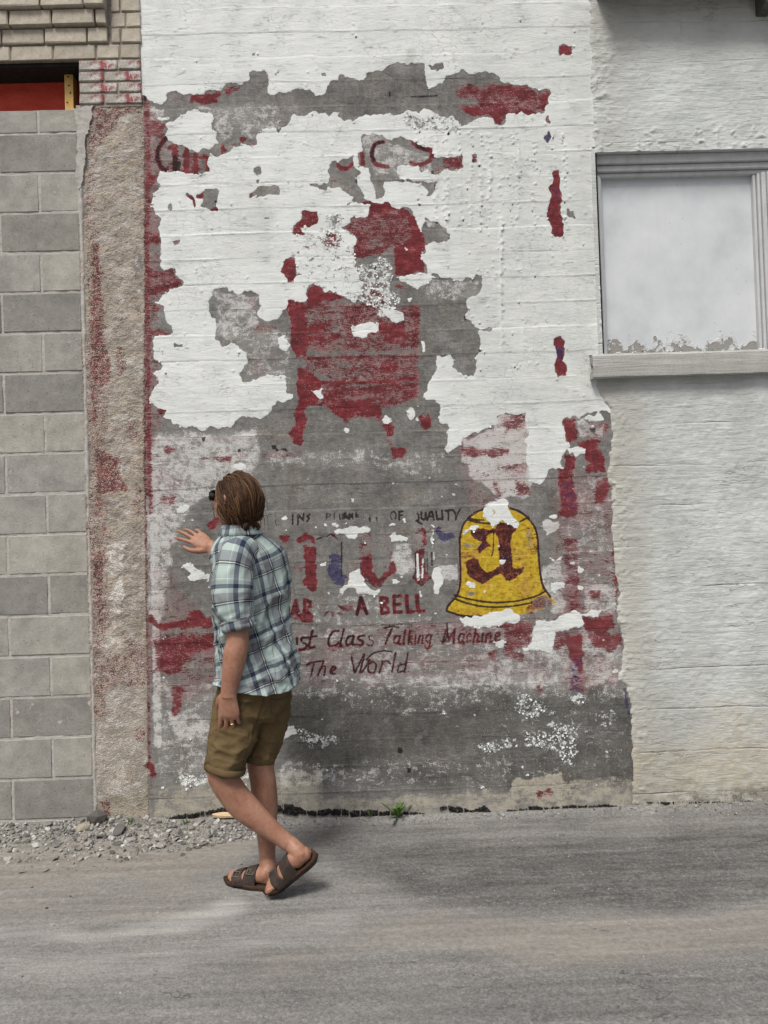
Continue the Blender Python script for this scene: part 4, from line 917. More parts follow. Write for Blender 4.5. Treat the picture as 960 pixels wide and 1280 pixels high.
# ---- block wall
XR = float(P(110, 600)[0]) - .006               # right-hand end of the blocks
ZB = [float(P(50, y)[2]) for y in (466, 871)]
CH = (ZB[0] - ZB[1]) / 8.0
blockw = thing('block_wall', 'grey concrete block wall filling the bay at the left', 'wall', (XR - .4, 0, 0)); blockw['kind'] = 'thing'
BL = 0.397 * CH / .2
jt = .011
def block_mesh(wd, ht, seed):
    rg_ = random.Random(seed); bm = bmesh.new()
    bm_box(bm, 0, wd, 0, .09, 0, ht, .0035)
    for v in bm.verts: v.co += Vector((rg_.uniform(-1, 1), rg_.uniform(-.8, .8), rg_.uniform(-1, 1))) * .0013
    m_ = bpy.data.meshes.new('block'); bm.to_mesh(m_); bm.free(); return m_
full = {m_.name: [] for m_ in (M_block_d, M_block_l)}
for m_ in (M_block_d, M_block_l):
    for s in range(4):
        for tp, wd in (('f', BL - jt), ('h', BL / 2 - jt)):
            q = block_mesh(wd, CH - jt, s * 10 + len(tp)); q.materials.append(m_); full[m_.name].append((tp, q))
def piece(name, me_, parent, loc):
    o = bpy.data.objects.new(name, me_); COL.objects.link(o); o.parent = parent
    o.location = Vector(loc) - parent.location; return o
zrow = ZB[0] + 6 * CH                            # line at photo row 166
nrows = int(math.ceil((zrow + .1) / CH))
rb = random.Random(3)
for rw in range(nrows + 1):
    z1 = zrow - (rw - 1) * CH; z0 = z1 - CH       # rw 0 is the cut course under the opening
    fullrow = rw % 2 == 1
    m_ = M_block_d if (fullrow and rw < 9) or rw in (17, 12, 15) else M_block_l
    x = XR; first = True
    for i in range(9):
        tp = 'f' if (fullrow or not first) else 'h'
        wd = BL if tp == 'f' else BL / 2
        ms = [q for t_, q in full[m_.name] if t_ == tp]
        o = piece('block', rb.choice(ms), blockw, (x - wd + jt / 2, -.0025 + rb.uniform(-.0012, .0012), z0 + jt / 2 + rb.uniform(-.001, .001)))
        if rw == 0: o.scale[2] = .112 / (CH - jt)
        x -= wd; first = False
ztopb = zrow + .112 + .006
xs = np.concatenate([np.linspace(XR - 3.6, XR - .9, 60), np.arange(XR - .88, XR + .045, .006)]); zs = np.arange(-.06, ztopb + .004, .006)
X, Z = np.meshgrid(xs, zs)
H = (vnoise(len(zs), len(xs), 6, 6, 51, 3) - .5) * .006 - .001
lump = sstep(XR - .012, XR + .008, X) * (1 - sstep(XR + .018, XR + .042, X + .02 * vnoise(len(zs), len(xs), 12, 400, 52, 3)))
H += lump * .012 - .03 * sstep(XR + .02, XR + .045, X + .02 * vnoise(len(zs), len(xs), 12, 400, 53, 3))
me = quad_mesh('mortar', np.stack([X, -H, Z], -1).reshape(-1, 3), grid_quads(len(zs), len(xs)))
link('mortar', me, M_mortar, blockw)
# mortar haunch smeared from the top block to the pier
V, F = [], []
hp = [P(93, 137), P(118, 133), P(116, 150), P(108, 170), P(107, 200), P(103, 235), P(99, 238), P(97, 165)]
hp = ragged(np.array([[q[0], q[2]] for q in hp]), .004, step=.012)
bm = bmesh.new()
vf = [bm.verts.new((a, -.014, b)) for a, b in hp]; vb = [bm.verts.new((a + (a - hp[:, 0].mean()) * .12, .02, b + (b - hp[:, 1].mean()) * .06)) for a, b in hp]
if sum(hp[i][0] * hp[(i + 1) % len(hp)][1] - hp[(i + 1) % len(hp)][0] * hp[i][1] for i in range(len(hp))) < 0: vf.reverse(); vb.reverse()
bm.faces.new(vf)
for i in range(len(vf)): bm.faces.new([vf[i], vb[i], vb[(i + 1) % len(vf)], vf[(i + 1) % len(vf)]])
bm_done(bm, 'mortar_smear', M_mortar, blockw)

# ---- brickwork at the top left
brickw = thing('brick_wall', 'tan painted brickwork with stepped courses above the red opening at top left', 'wall', (float(P(60, 40)[0]), 0, float(P(60, 75)[2]))); brickw['kind'] = 'thing'
def brick_mesh(wd, ht, dp, seed, mat):
    rg_ = random.Random(seed); bm = bmesh.new()
    bm_box(bm, 0, wd, 0, dp, 0, ht, .004)
    for v in bm.verts: v.co += Vector((rg_.uniform(-1, 1), rg_.uniform(-1, 1), rg_.uniform(-1, 1))) * .002
    m_ = bpy.data.meshes.new('brick'); bm.to_mesh(m_); bm.free(); m_.materials.append(mat); return m_
BW = .213; g = .009
bms = {}
def brick(x0, x1, z0, z1, yf, mat, dp=.1):
    key = (round(x1 - x0, 2), round(z1 - z0, 3), mat.name, rb.randrange(2))
    if key not in bms: bms[key] = brick_mesh(x1 - x0 - g, z1 - z0 - g, dp, len(bms), mat)
    piece('brick', bms[key], brickw, (x0 + g / 2, yf + rb.uniform(-.002, .002), z0 + g / 2))
xp = float(P(137, 40)[0]); xq = float(P(178, 60)[0]); rowpx = [-80, -60, -40, -20, 0, 20, 39.5, 58]
CB = float(P(60, 20)[2] - P(60, 39.5)[2])
zl = float(P(60, 58)[2])
for i in range(9):                              # stepped courses, lowest first
    z0 = zl + i * CB; yf = -.024 - .022 * min(i, 3)
    x = xp - (0 if i % 2 else BW / 2) if False else xp
    first = True
    while x > -3.4:
        wd = (BW * .5 if (i % 2 == 0 and first) else BW)
        if i == 1 and first: wd = BW * .28
        brick(x - wd, x, z0, z0 + CB, yf, M_brick); x -= wd; first = False
    x = xp + .008
    for wd in ((.5, .5) if i % 2 else (.34, .66)):
        a = (xq - xp - .008) * wd; brick(x, x + a, z0, z0 + CB, -.012, M_brick); x += a
x = xq - .01; i = 0                            # the course over the opening
while x > -3.4:
    wd = (.10, .12, BW)[min(i, 2)]; brick(x - wd, x, zl - CB, zl, -.013, M_brick); x -= wd; i += 1
xo = float(P(99, 100)[0]); zt = zl - CB; zbo = float(P(140, 132)[2])
nr = 4; ch = (zt - zbo) / nr
for i in range(nr):
    z0 = zbo + i * ch
    sp = (.62, .38) if i % 2 else (.40, .60)
    x = xo
    for wd in sp: a = (xq - xo - .004) * wd; brick(x, x + a, z0, z0 + ch, -.014, M_brick_red); x += a
bm = bmesh.new()
bm_box(bm, -3.4, xq - .010, -.006, .25, zt + .004, 5.4); bm_box(bm, xo + .004, xq - .010, -.007, .25, zbo - .01, zt + .002)
bm_done(bm, 'brick_joint', M_brick_mortar, brickw)
# opening: black lintel edge that paints in the shadow at top and side, red board, timber stud
ob = thing('boarded_opening', 'dark recess closed by a red board above the block wall', 'opening', (float(P(50, 110)[0]), .1, float(P(50, 137)[2])))
M_red = simple_mat('red_board_paint', [(.30, .032, .018), (.46, .055, .032), (.54, .09, .06)], (7, 7, 20), .7, .3, .002)
M_black = simple_mat('plain_black', [(.008, .008, .008), (.015, .014, .014), (.03, .028, .027)], (40, 40, 40), .7, .4, .002)  # black of the belt and of the painted-in shade strips
bm = bmesh.new(); bm_box(bm, -3.3, xo - .012, .145, .18, ztopb - .1, zt + .02); bm_done(bm, 'board', M_red, ob)
bm = bmesh.new(); bm_box(bm, -3.3, xo + .003, .012, .16, zt - .016, zt + .003); bm_box(bm, xo - .005, xo + .003, .012, .18, ztopb - .1, zt - .018); bm_done(bm, 'lintel_shade', M_black, ob)
st = thing('timber_stud', 'short yellow pine stud standing in the red opening', 'timber', (float(P(86, 110, .07)[0]), .1, float(P(86, 134)[2])))
M_pine = simple_mat('yellow_pine', [(.42, .24, .07), (.60, .38, .13), (.68, .46, .19)], (60, 60, 5), .6, .4, .001)
M_dark = simple_mat('dark_spot', [(.02, .015, .01), (.03, .02, .015), (.05, .04, .03)])
xs0, xs1 = float(P(80.5, 110, .08)[0]), float(P(91.5, 110, .08)[0])
bm = bmesh.new(); bm_box(bm, xs0, xs1, .08, .14, ztopb - .02, float(P(86, 83, .08)[2]), .002); bm_done(bm, 'timber', M_pine, st)
for q in ((86, 107), (88, 116), (84, 128), (85, 96)):
    c = P(q[0], q[1], .08); bm = bmesh.new()
    bmesh.ops.create_cone(bm, segments=10, radius1=.005, radius2=.004, depth=.003, cap_ends=True, matrix=Matrix.Translation((c[0], .0795, c[2])) @ Matrix.Rotation(R(90), 4, 'X'))
    bm_done(bm, 'nail', M_dark, st)

# ---- plaster wall with its boarded window
plast = thing('plaster_wall', 'rough cream plastered wall around the boarded window at the right', 'wall', (1.6, 0, 0)); plast['kind'] = 'thing'
wx0, wx1 = float(P(746, 260)[0]), float(P(977, 320)[0]); wz1, wz0 = float(P(850, 188.5)[2]), float(P(850, 440)[2])
edge_px = np.array([(733, -200), (734, 0), (737, 100), (741, 190), (744, 300), (746, 440), (742, 485), (752, 500), (762, 512), (763, 540), (758, 590), (764, 611), (762, 640), (766, 690), (772, 745), (769, 768), (777, 801), (776, 833), (769, 850), (782, 858), (787, 881), (788, 960), (789, 1010), (790, 1100)], float)
xs = np.concatenate([np.arange(wx0 - .13, wx0 - .001, .0045), np.arange(wx0, wx1 - .001, .0045), np.arange(wx1, 2.25, .0045), np.linspace(2.3, 5.0, 40)])
zs = np.concatenate([np.arange(-.06, wz0 - .001, .0045), np.arange(wz0, wz1 - .001, .0045), np.arange(wz1, 4.2, .0045), np.linspace(4.25, 5.4, 20)])
X, Z = np.meshgrid(xs, zs); px, py = proj(X, 0 * X, Z)
ex = np.interp(py, edge_px[:, 1], edge_px[:, 0])
nz = lambda cy, cx, s, o=3, gn=.55: vnoise(len(zs), len(xs), cy, cx, s, o, gn) - .5
dist = px - ex + nz(6, 6, 61) * 7
H = nz(40, 40, 62, 4) * .012 + nz(5, 30, 63, 4, .65) * .0034 + nz(5, 5, 64, 2) * .003
lum = nz(5, 6, 65, 2) + .5
zone = np.exp(-((py - 178) / 22) ** 2) * (px > 740) + np.exp(-((px - ex - 12) / 16) ** 2) * (py > 470) * .45 + .45 * np.exp(-((px - ex - 10) / 14) ** 2) * (py < 470) + .05 * (py > 480) * (px > 740)
H += np.clip(lum - .60, 0, 1) * .026 * np.clip(zone, 0, 1)
arc = np.abs(np.hypot((px - 850) / 110, (py - 125) / 95) - 1) * 40           # trowelled ridge above the window
H += .007 * np.exp(-(arc / 7) ** 2) * (px < 850) * (py < 125) * (lum + .3)
H = -.006 + (.013 + H) * sstep(-2, 7, dist)
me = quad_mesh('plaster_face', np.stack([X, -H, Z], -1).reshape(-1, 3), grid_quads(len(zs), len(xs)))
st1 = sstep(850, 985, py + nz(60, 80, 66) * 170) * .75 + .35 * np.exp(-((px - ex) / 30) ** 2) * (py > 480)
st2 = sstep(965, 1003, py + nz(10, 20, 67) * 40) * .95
st3 = .8 * np.exp(-((px - ex - 25) / 26) ** 2) * (py > 470) + .55 * (1 - sstep(20, 110, py)) + .45 * np.exp(-((px - 765) / 30) ** 2) * (py < 190)  # edge staining, plus awning shade painted in along the top
vec_attr(me, 'stain_shade', np.stack([np.clip(st1, 0, 1), st2, np.clip(st3, 0, 1)], -1))
bm = bmesh.new(); bm.from_mesh(me)
dl = [f for f in bm.faces if wx0 + .001 < f.calc_center_median().x < wx1 - .001 and wz0 + .001 < f.calc_center_median().z < wz1 - .001]
bmesh.ops.delete(bm, geom=dl, context='FACES'); bm.to_mesh(me); bm.free()
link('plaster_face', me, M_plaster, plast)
bm = bmesh.new()
e = .012
bm_box(bm, wx0 - .02, wx0, -.004, .16, wz0 - .02, wz1 + .02); bm_box(bm, wx1, wx1 + .02, -.004, .16, wz0 - .02, wz1 + .02); bm_box(bm, wx0, wx1, -.004, .16, wz1, wz1 + .02)
bm_box(bm, wx0 - .12, wx0 - .021, .02, .3, -.06, 5.39); bm_box(bm, wx1 + .021, 5.0, .02, .3, -.06, 5.39); bm_box(bm, wx0 - .02, wx1 + .02, .02, .3, -.06, wz0 - .021); bm_box(bm, wx0 - .02, wx1 + .02, .02, .3, wz1 + .021, 5.39)
bm_done(bm, 'window_reveal', M_plaster, plast)
# window: stepped frame, board, sill
bm = bmesh.new()
hd = [(.0, .046, .022), (.046, .078, .040), (.078, .100, .058)]
for a, b, y in hd: bm_box(bm, wx0 + .001, wx1 - .001, y, .12, wz1 - b + .001, wz1 - a - .001, .003)
for a, b, y in [(.0, .020, .022), (.020, .034, .040), (.034, .046, .058)]:
    bm_box(bm, wx0 + a + .002, wx0 + b, y, .118, wz0 + .002, wz1 - .102, .002)
for a, b, y in [(.0, .042, .022), (.042, .066, .034), (.066, .082, .046), (.082, .098, .060)]:
    bm_box(bm, wx1 - b, wx1 - a - .002, y, .118, wz0 + .002, wz1 - .102, .003)
fr_ = bm_done(bm, 'window', M_frame, plast)
bm = bmesh.new(); bm_box(bm, wx0 + .0005, wx0 + .0105, .004, .021, wz0 + .004, wz1 - .004); bm_done(bm, 'joint_shade', M_black, fr_)  # black strip painting the dark of the gap beside the frame
fr_['label'] = 'white painted timber window frame closed with a board'
zpb = wz0 + .02
bm = bmesh.new(); bm_box(bm, wx0 + .01, wx1 - .01, .088, .106, wz0 - .005, wz1 - .09)
bm_done(bm, 'board_panel', panel_material(zpb), fr_)
V = []; xs = np.linspace(float(P(741, 470, -.05)[0]), wx1 + .14, 120)
zt_, zb_ = float(P(850, 441, -.05)[2]), float(P(850, 470, -.05)[2])
prof = [(.085, zt_ + .022), (-.0, zt_ + .012), (-.050, zt_ + .002), (-.058, zt_ - .006), (-.060, (zt_ + zb_) / 2), (-.058, zb_ + .006), (-.05, zb_), (.01, zb_ + .004), (.05, zb_)]
prof = np.array(prof); nn = vnoise(len(prof), len(xs), 2, 5, 71, 3) - .5
V = np.array([[(x, prof[j][0] + nn[j, i] * .006, prof[j][1] + nn[j, -i] * .005) for i, x in enumerate(xs)] for j in range(len(prof))])
me = quad_mesh('sill', V.reshape(-1, 3), grid_quads(len(prof), len(xs)), False)
bm = bmesh.new(); bm.from_mesh(me)
bmesh.ops.holes_fill(bm, edges=[e_ for e_ in bm.edges if e_.is_boundary], sides=0)
bmesh.ops.recalc_face_normals(bm, faces=bm.faces[:]); bm.to_mesh(me); bm.free()
link('sill', me, M_sill, fr_)
rg = random.Random(4)
bm = bmesh.new()                               # curled paint chips on the sill
for i in range(46):
    x = rg.uniform(wx0 + .02, wx1 - .1); s = rg.uniform(.006, .02); y = rg.uniform(.0, .08); a = rg.uniform(0, 3); zz = zt_ + .016 + y * .12
    q = [bm.verts.new((x + s * math.cos(a + t) * rg.uniform(.6, 1), y + s * .6 * math.sin(a + t), zz + rg.uniform(0, .012))) for t in (0, 1.5, 3.1, 4.6)]
    bm.faces.new(q)
tag(bm_done(bm, 'paint_chips', M_frame, fr_), kind='stuff')
# awning slab that shades the top right corner
aw = thing('awning', 'dark underside of an awning over the top right corner of the plaster wall', 'awning', (2.2, 0, float(P(860, 2)[2])))
za = float(P(860, -1)[2])
M_awn = simple_mat('brown_awning_timber', [(.05, .045, .04), (.09, .082, .072), (.14, .13, .115)], (3, 60, 60), .8, .5, .003)
bm = bmesh.new(); xaw = float(P(745, -5)[0])
bm_box(bm, xaw, 4.6, -.13, .012, za, za + .06, .004); bm_box(bm, xaw, 4.6, -.16, -.132, za - .02, za + .14, .004)
bm_done(bm, 'soffit', M_awn, aw)
c0, c1 = P(951, 8, -.06), P(966, 8, -.06)
bm = bmesh.new(); bm_box(bm, float(c0[0]), float(c1[0]), -.11, .012, float(P(955, 14, -.05)[2]), za - .001, .004); bm_done(bm, 'bracket', M_awn, aw)

# ---- tar strip along the foot of the mural
bm = bmesh.new(); rr_t = np.random.default_rng(88)
def base_tar(pa, pb, hmax, seed):
    a, b = P(*pa), P(*pb); n = int(abs(b[0] - a[0]) / .003)
    t1_ = vnoise(1, n + 1, 1, 26, seed, 5, .62)[0]; t2_ = vnoise(1, n + 1, 1, 14, seed + 1, 5, .62)[0]; prev = None
    for i in range(n + 1):
        t = i / n; c_ = a + (b - a) * t; e_ = min(t, 1 - t) * 8
        hi = c_[2] + hmax * (t1_[i] * 1.6 - .45) * min(e_, 1); lo = c_[2] - hmax * (t2_[i] * 1.5 - .35) * min(e_, 1)
        if hi - lo < .004: prev = None; continue
        y = -.005 - .007 * t2_[i]
        hi += rr_t.normal() * .0022; lo += rr_t.normal() * .0022; y += rr_t.normal() * .0018
        if rr_t.random() < .035: prev = None; continue
        cur = [bm.verts.new((c_[0], .006, hi + .001)), bm.verts.new((c_[0], y, hi)), bm.verts.new((c_[0], y - .005 * t1_[i] + rr_t.normal() * .002, (hi + lo) / 2 + rr_t.normal() * .002)), bm.verts.new((c_[0], y + .001, lo)), bm.verts.new((c_[0], .006, lo - .002))]
        if prev:
            for j in range(4): bm.faces.new([prev[j], prev[j + 1], cur[j + 1], cur[j]])
        prev = cur
base_tar((203, 1024), (300, 1008), .022, 81); base_tar((296, 1008), (372, 1010), .030, 82); base_tar((330, 1012), (548, 1019), .036, 83); base_tar((548, 1010), (615, 1014), .03, 84); base_tar((628, 1014), (775, 1008), .026, 85); base_tar((800, 1003), (960, 1001), .014, 86)
bmesh.ops.recalc_face_normals(bm, faces=bm.faces[:])
tag(bm_done(bm, 'tar_strip', M_tar, mural, False), kind='stuff')
# ================================================================== the ground
GX0, GY0 = -60, 960                               # ground stains, read in photo pixels below the wall
GWD, GHT = 1100, 420
g_dust, g_dark, g_pale = (np.zeros((GHT, GWD), np.float32) for _ in range(3))
def gput(A, s, d, soft):
    p = ragged(T(s), 5, step=6); m = np.zeros_like(A)
    q = p - np.array([GX0, GY0]); a, b = q, np.roll(q, -1, 0); xs_ = np.arange(GWD) + .5
    for yy in range(max(int(q[:, 1].min()), 0), min(int(q[:, 1].max()) + 1, GHT)):
        hit = ((a[:, 1] <= yy + .5) & (b[:, 1] > yy + .5)) | ((b[:, 1] <= yy + .5) & (a[:, 1] > yy + .5))
        if hit.any():
            aa, bb = a[hit], b[hit]
            m[yy] = np.searchsorted(np.sort(aa[:, 0] + (yy + .5 - aa[:, 1]) / (bb[:, 1] - aa[:, 1]) * (bb[:, 0] - aa[:, 0])), xs_) % 2
    m = box1(blur(m, soft), soft * 2, 1); A[:] = np.maximum(A, m * d)
gput(g_dust, '-100 1030 130 1030 330 1035 290 1080 200 1100 60 1105 -100 1110', .85, 10)
gput(g_dust, '-100 1100 280 1090 260 1150 100 1155 -100 1150', .40, 12)
gput(g_dust, '520 1140 700 1150 1040 1120 1040 1200 700 1210 480 1190 300 1230 330 1190', .58, 12)
gput(g_pale, '-100 1145 40 1160 180 1150 270 1120 330 1125 260 1165 120 1185 40 1180 -100 1165', .95, 11)
gput(g_pale, '-100 1165 80 1185 260 1170 420 1120 520 1130 400 1190 200 1240 -100 1230', .60, 12)
gput(g_pale, '640 1070 760 1080 800 1060 740 1058', .25, 8)
gput(g_pale, '-100 1250 300 1230 600 1290 500 1400 -100 1400', .25, 20)
gput(g_dark, '380 1040 560 1050 800 1040 1040 1020 1040 1110 860 1140 640 1140 520 1120 430 1090', 1.0, 8)
gput(g_dark, '560 1180 1040 1190 1040 1300 700 1330 560 1240', .55, 20)
gput(g_dark, '330 1030 1040 1000 1040 1025 700 1035 330 1050', .75, 6)
gput(g_dark, '300 1180 700 1220 700 1320 260 1300', .35, 20)
def gsample(A, px_, py_):
    x = np.clip(px_ - GX0 - .5, 0, GWD - 1.01); y = np.clip(py_ - GY0 - .5, 0, GHT - 1.01)
    ix, iy = x.astype(int), y.astype(int); fx, fy = x - ix, y - iy
    return (A[iy, ix] * (1 - fx) + A[iy, ix + 1] * fx) * (1 - fy) + (A[iy + 1, ix] * (1 - fx) + A[iy + 1, ix + 1] * fx) * fy

def asphalt_material():
    k = NT('dusty_asphalt'); p = k.coord('Object'); A = k.attr('soil')
    fine = k.noise(p, 260, 4, .7); mid = k.noise(p, 45, 5, .6); big = k.noise(p, 3.0, 5, .6); agg = k.vor(p, 150, out='Color')
    st = k.noise(k.vmul(p, (5, 34, 1)), 1.0, 5, .6, .3)
    a = k.sep(agg)[0]
    v = k.math('ADD', k.math('MULTIPLY', fine, .45), k.math('ADD', k.math('MULTIPLY', a, .20), k.math('MULTIPLY', mid, .35)))
    base = k.ramp(v, [(.25, (.130, .129, .123)), (.45, (.215, .212, .204)), (.6, (.285, .281, .271)), (.8, (.42, .415, .405))])
    dark = k.ramp(v, [(.25, (.050, .0495, .048)), (.45, (.094, .093, .090)), (.6, (.150, .1485, .144)), (.78, (.34, .336, .328))])
    c = k.mix(k.math('MULTIPLY', A[1], k.rng(k.math('ADD', k.math('MULTIPLY', big, .5), k.math('MULTIPLY', st, .5)), .35, .58, .45, 1)), base, dark)
    dust = k.ramp(k.math('ADD', k.math('MULTIPLY', mid, .5), k.math('MULTIPLY', fine, .5)), [(.3, (.17, .158, .14)), (.5, (.268, .252, .226)), (.7, (.38, .36, .33))])
    c = k.mix(k.rng(k.math('SUBTRACT', A[0], k.math('MULTIPLY', k.math('ADD', k.math('MULTIPLY', mid, .5), k.math('MULTIPLY', st, .5)), .8)), -.25, .35, 0, .95), c, dust)
    pale = k.ramp(fine, [(.3, (.27, .265, .255)), (.6, (.58, .575, .56))])
    c = k.mix(k.rng(k.math('SUBTRACT', A[2], k.math('MULTIPLY', k.math('ADD', k.math('MULTIPLY', st, .45), k.math('ADD', k.math('MULTIPLY', fine, .3), k.math('MULTIPLY', mid, .25))), 1.25)), -.15, .40, 0, .85), c, pale)
    spk = k.math('MULTIPLY', k.rng(k.vor(p, 62), .05, .09, 1, 0), k.rng(k.noise(p, 16, 2), .58, .64, 0, 1))
    c = k.mix(k.math('MULTIPLY', spk, .8), c, (.46, .455, .44))
    st2 = k.noise(k.vmul(p, (1.1, 17, 1)), 1.0, 7, .62, .25)
    c = k.mix(1.0, c, k.ramp(st2, [(.33, (.80, .80, .80)), (.5, (1, 1, 1)), (.66, (1.2, 1.195, 1.18))]), 'MULTIPLY')
    grn = k.math('MULTIPLY', k.rng(k.vor(p, 150), .12, .2, 1, 0), k.rng(mid, .45, .6, 0, .5))
    c = k.mix(grn, c, (.45, .445, .43))
    crn = k.math('ABSOLUTE', k.math('SUBTRACT', k.noise(k.vmul(p, (1.1, 2.6, 1)), 1.0, 5, .62), .5))
    crk = k.math('MULTIPLY', k.rng(crn, .0, .004, 1, 0), k.rng(k.noise(p, 1.7, 2), .50, .56, 0, 1))
    c = k.mix(k.math('MULTIPLY', crk, .6), c, (.03, .03, .03))
    h = k.math('ADD', k.math('MULTIPLY', fine, .8), k.math('ADD', k.math('MULTIPLY', a, .7), k.math('ADD', k.math('MULTIPLY', mid, 1.1), k.math('ADD', k.math('MULTIPLY', st, .6), k.math('MULTIPLY', spk, .8)))))
    return k.out(c, .9, k.bump(h, .8, .006), .15)
M_ground = asphalt_material()
def mound(x, y):
    """height of the swept-up rubble and soil along the foot of the walls"""
    x = np.asarray(x, float); y = np.asarray(y, float)
    left = .050 * np.exp(-(np.clip(-y - .03, 0, 9) / .17) ** 2) * (1 - sstep(-1.0, -.35, x)) * (.75 + .25 * np.sin(x * 9 + 1))
    foot = .016 * np.exp(-(np.clip(-y, 0, 9) / .05) ** 2)
    return left + foot
fx = np.arange(-2.9, 2.9, .012); fy = np.arange(-2.4, .06, .012)
gx = 2.9 * 1.5 ** np.arange(1, 14)
xs = np.concatenate([-gx[::-1] , fx, gx]); ys = np.concatenate([-2.4 - np.cumsum(.3 * 1.6 ** np.arange(16))[::-1], fy, .06 + np.cumsum(.5 * 1.7 ** np.arange(13))])
X, Y = np.meshgrid(xs, ys)
px, py = proj(X, np.minimum(Y, -.0), 0 * X)
ok = (Y > -2.45) & (np.abs(X) < 2.95)
Zg = (vnoise(len(ys), len(xs), 18, 22, 91, 4) - .5) * .010 + (vnoise(len(ys), len(xs), 2, 2, 92, 1) - .5) * .0015
Zg = np.where(ok, Zg + mound(X, Y), 0)
SO = np.stack([np.where(ok, gsample(q, px, py), .1) for q in (g_dust, g_dark, g_pale)], -1)
me = quad_mesh('ground', np.stack([X, Y, Zg], -1).reshape(-1, 3), grid_quads(len(ys), len(xs)))
vec_attr(me, 'soil', SO)
ground = tag(link('ground', me, M_ground), kind='structure')
def ground_z(x, y):
    i = min(max(int(np.searchsorted(xs, x)), 1), len(xs) - 1); j = min(max(int(np.searchsorted(ys, y)), 1), len(ys) - 1)
    return float(Zg[j, i])

# ---- loose stone
def stone_material():
    k = NT('grey_rubble'); p = k.coord('Object'); oi = k.n('ShaderNodeObjectInfo'); A = k.attr('shade')
    n = k.noise(p, 25, 4, .6); f = k.noise(p, 200, 3)
    t = k.math('ADD', k.math('MULTIPLY', oi.outputs['Random'], k.math('SUBTRACT', 1.0, A[1])), A[0])
    c = k.ramp(t, [(0, (.10, .097, .09)), (.35, (.20, .195, .183)), (.75, (.32, .312, .297)), (1, (.50, .49, .475))])
    c = k.mix(1.0, c, k.mix(k.math('ADD', k.math('MULTIPLY', n, .5), k.math('MULTIPLY', f, .5)), (.65, .65, .65), (1.3, 1.3, 1.3)), 'MULTIPLY')
    return k.out(c, .92, k.bump(f, .6, .003), .12)
M_stone = stone_material()
M_stone_d = simple_mat('dark_rubble', [(.05, .047, .043), (.10, .095, .088), (.17, .162, .15)], (25, 25, 25), .9, .7, .004)
def rock(seed, flat=1.0):
    bm = bmesh.new(); bmesh.ops.create_icosphere(bm, subdivisions=1, radius=1.0)
    rr = random.Random(seed)
    for v in bm.verts: v.co *= rr.uniform(.65, 1.15); v.co.z *= flat
    for _ in range(3):                          # knock flat faces on it
        n_ = Vector((rr.uniform(-1, 1), rr.uniform(-1, 1), rr.uniform(-.6, 1))).normalized(); d = rr.uniform(.45, .7)
        for v in bm.verts:
            e_ = v.co.dot(n_) - d * (1 if abs(n_.z) < .5 else flat)
            if e_ > 0: v.co -= n_ * e_
    bm.verts.ensure_lookup_table(); bm.faces.ensure_lookup_table()
    V_ = np.array([v.co for v in bm.verts]); F_ = np.array([[v.index for v in f.verts] for f in bm.faces]); bm.free()
    return V_, F_
RK = [rock(i, .45 + .1 * (i % 4)) for i in range(12)]
def euler_m(a, b, c): return np.array(Matrix.Rotation(a, 3, 'X') @ Matrix.Rotation(b, 3, 'Y') @ Matrix.Rotation(c, 3, 'Z'))
VV, FF, SH, nb = [], [], [], 0
rr = np.random.default_rng(101)
def scatter(n, fxy, smin, smax):
    global nb
    for i in range(n):
        x, y = fxy(); s = smin * (smax / smin) ** (rr.random() ** 2.2)
        V_, F_ = RK[rr.integers(12)]
        v = (V_ * s) @ euler_m(*(rr.normal(size=2) * .4), rr.uniform(0, 6)).T
        v = v + np.array([x, y, ground_z(x, y) + s * .18]); VV.append(v); FF.append(F_ + nb); nb += len(v); SH.append(np.full(len(v), rr.random()))
def in_heap():
    while True:
        px_ = rr.uniform(-70, 325); py_ = 1036 + abs(rr.normal()) * (15 + 6 * math.sin(px_ * .045) ** 2)
        if py_ > 1092 - max(0, px_ - 60) * .16: continue
        q = PG(px_, py_)
        if q[1] < -.012: return q[0], q[1]
scatter(3400, in_heap, .0022, .018)
def near_foot():
    x = rr.uniform(-1.2, 2.0); return x, -.015 - abs(rr.normal()) * .05
scatter(700, near_foot, .002, .010)
def anywhere():
    return rr.uniform(-2.2, 2.2), rr.uniform(-1.7, -.05)
scatter(420, anywhere, .0015, .0055)
gm = mesh_from('gravel', np.concatenate(VV), np.concatenate(FF), False)
sh_ = np.concatenate(SH); vec_attr(gm, 'shade', np.stack([sh_, sh_ * 0 + 1, sh_], -1))
tag(link('gravel', gm, M_stone), kind='stuff')

shard_mesh = []
for i in range(8):
    V_, F_ = rock(200 + i, .22 + .06 * (i % 3)); m_ = mesh_from('stone', V_, F_, False); m_.materials.append(M_stone); shard_mesh.append(m_)
rs = random.Random(12)
spots = [(150, 1049, 34), (187, 1051, 22), (164, 1056, 18), (206, 1050, 15), (219, 1054, 18), (199, 1062, 17), (128, 1054, 22), (255, 1058, 16), (57, 1088, 14), (48, 1060, 20), (22, 1054, 18), (70, 1060, 24), (84, 1068, 15), (10, 1075, 16), (35, 1076, 14), (100, 1075, 13), (180, 1066, 14), (160, 1074, 13), (110, 1060, 16), (141, 1068, 12), (28, 1090, 12), (235, 1064, 12), (6, 1060, 16), (213, 1066, 10), (272, 1044, 13), (262, 1050, 12), (288, 1042, 11), (245, 1046, 11), (175, 1043, 14), (92, 1088, 10)]
while len(spots) < 76:
    a_, b_ = rs.uniform(0, 300), 1038 + abs(rs.gauss(0, 1)) * 20
    if b_ < 1100 - max(0, a_ - 130) * .2: spots.append((a_, b_, rs.uniform(7, 14)))
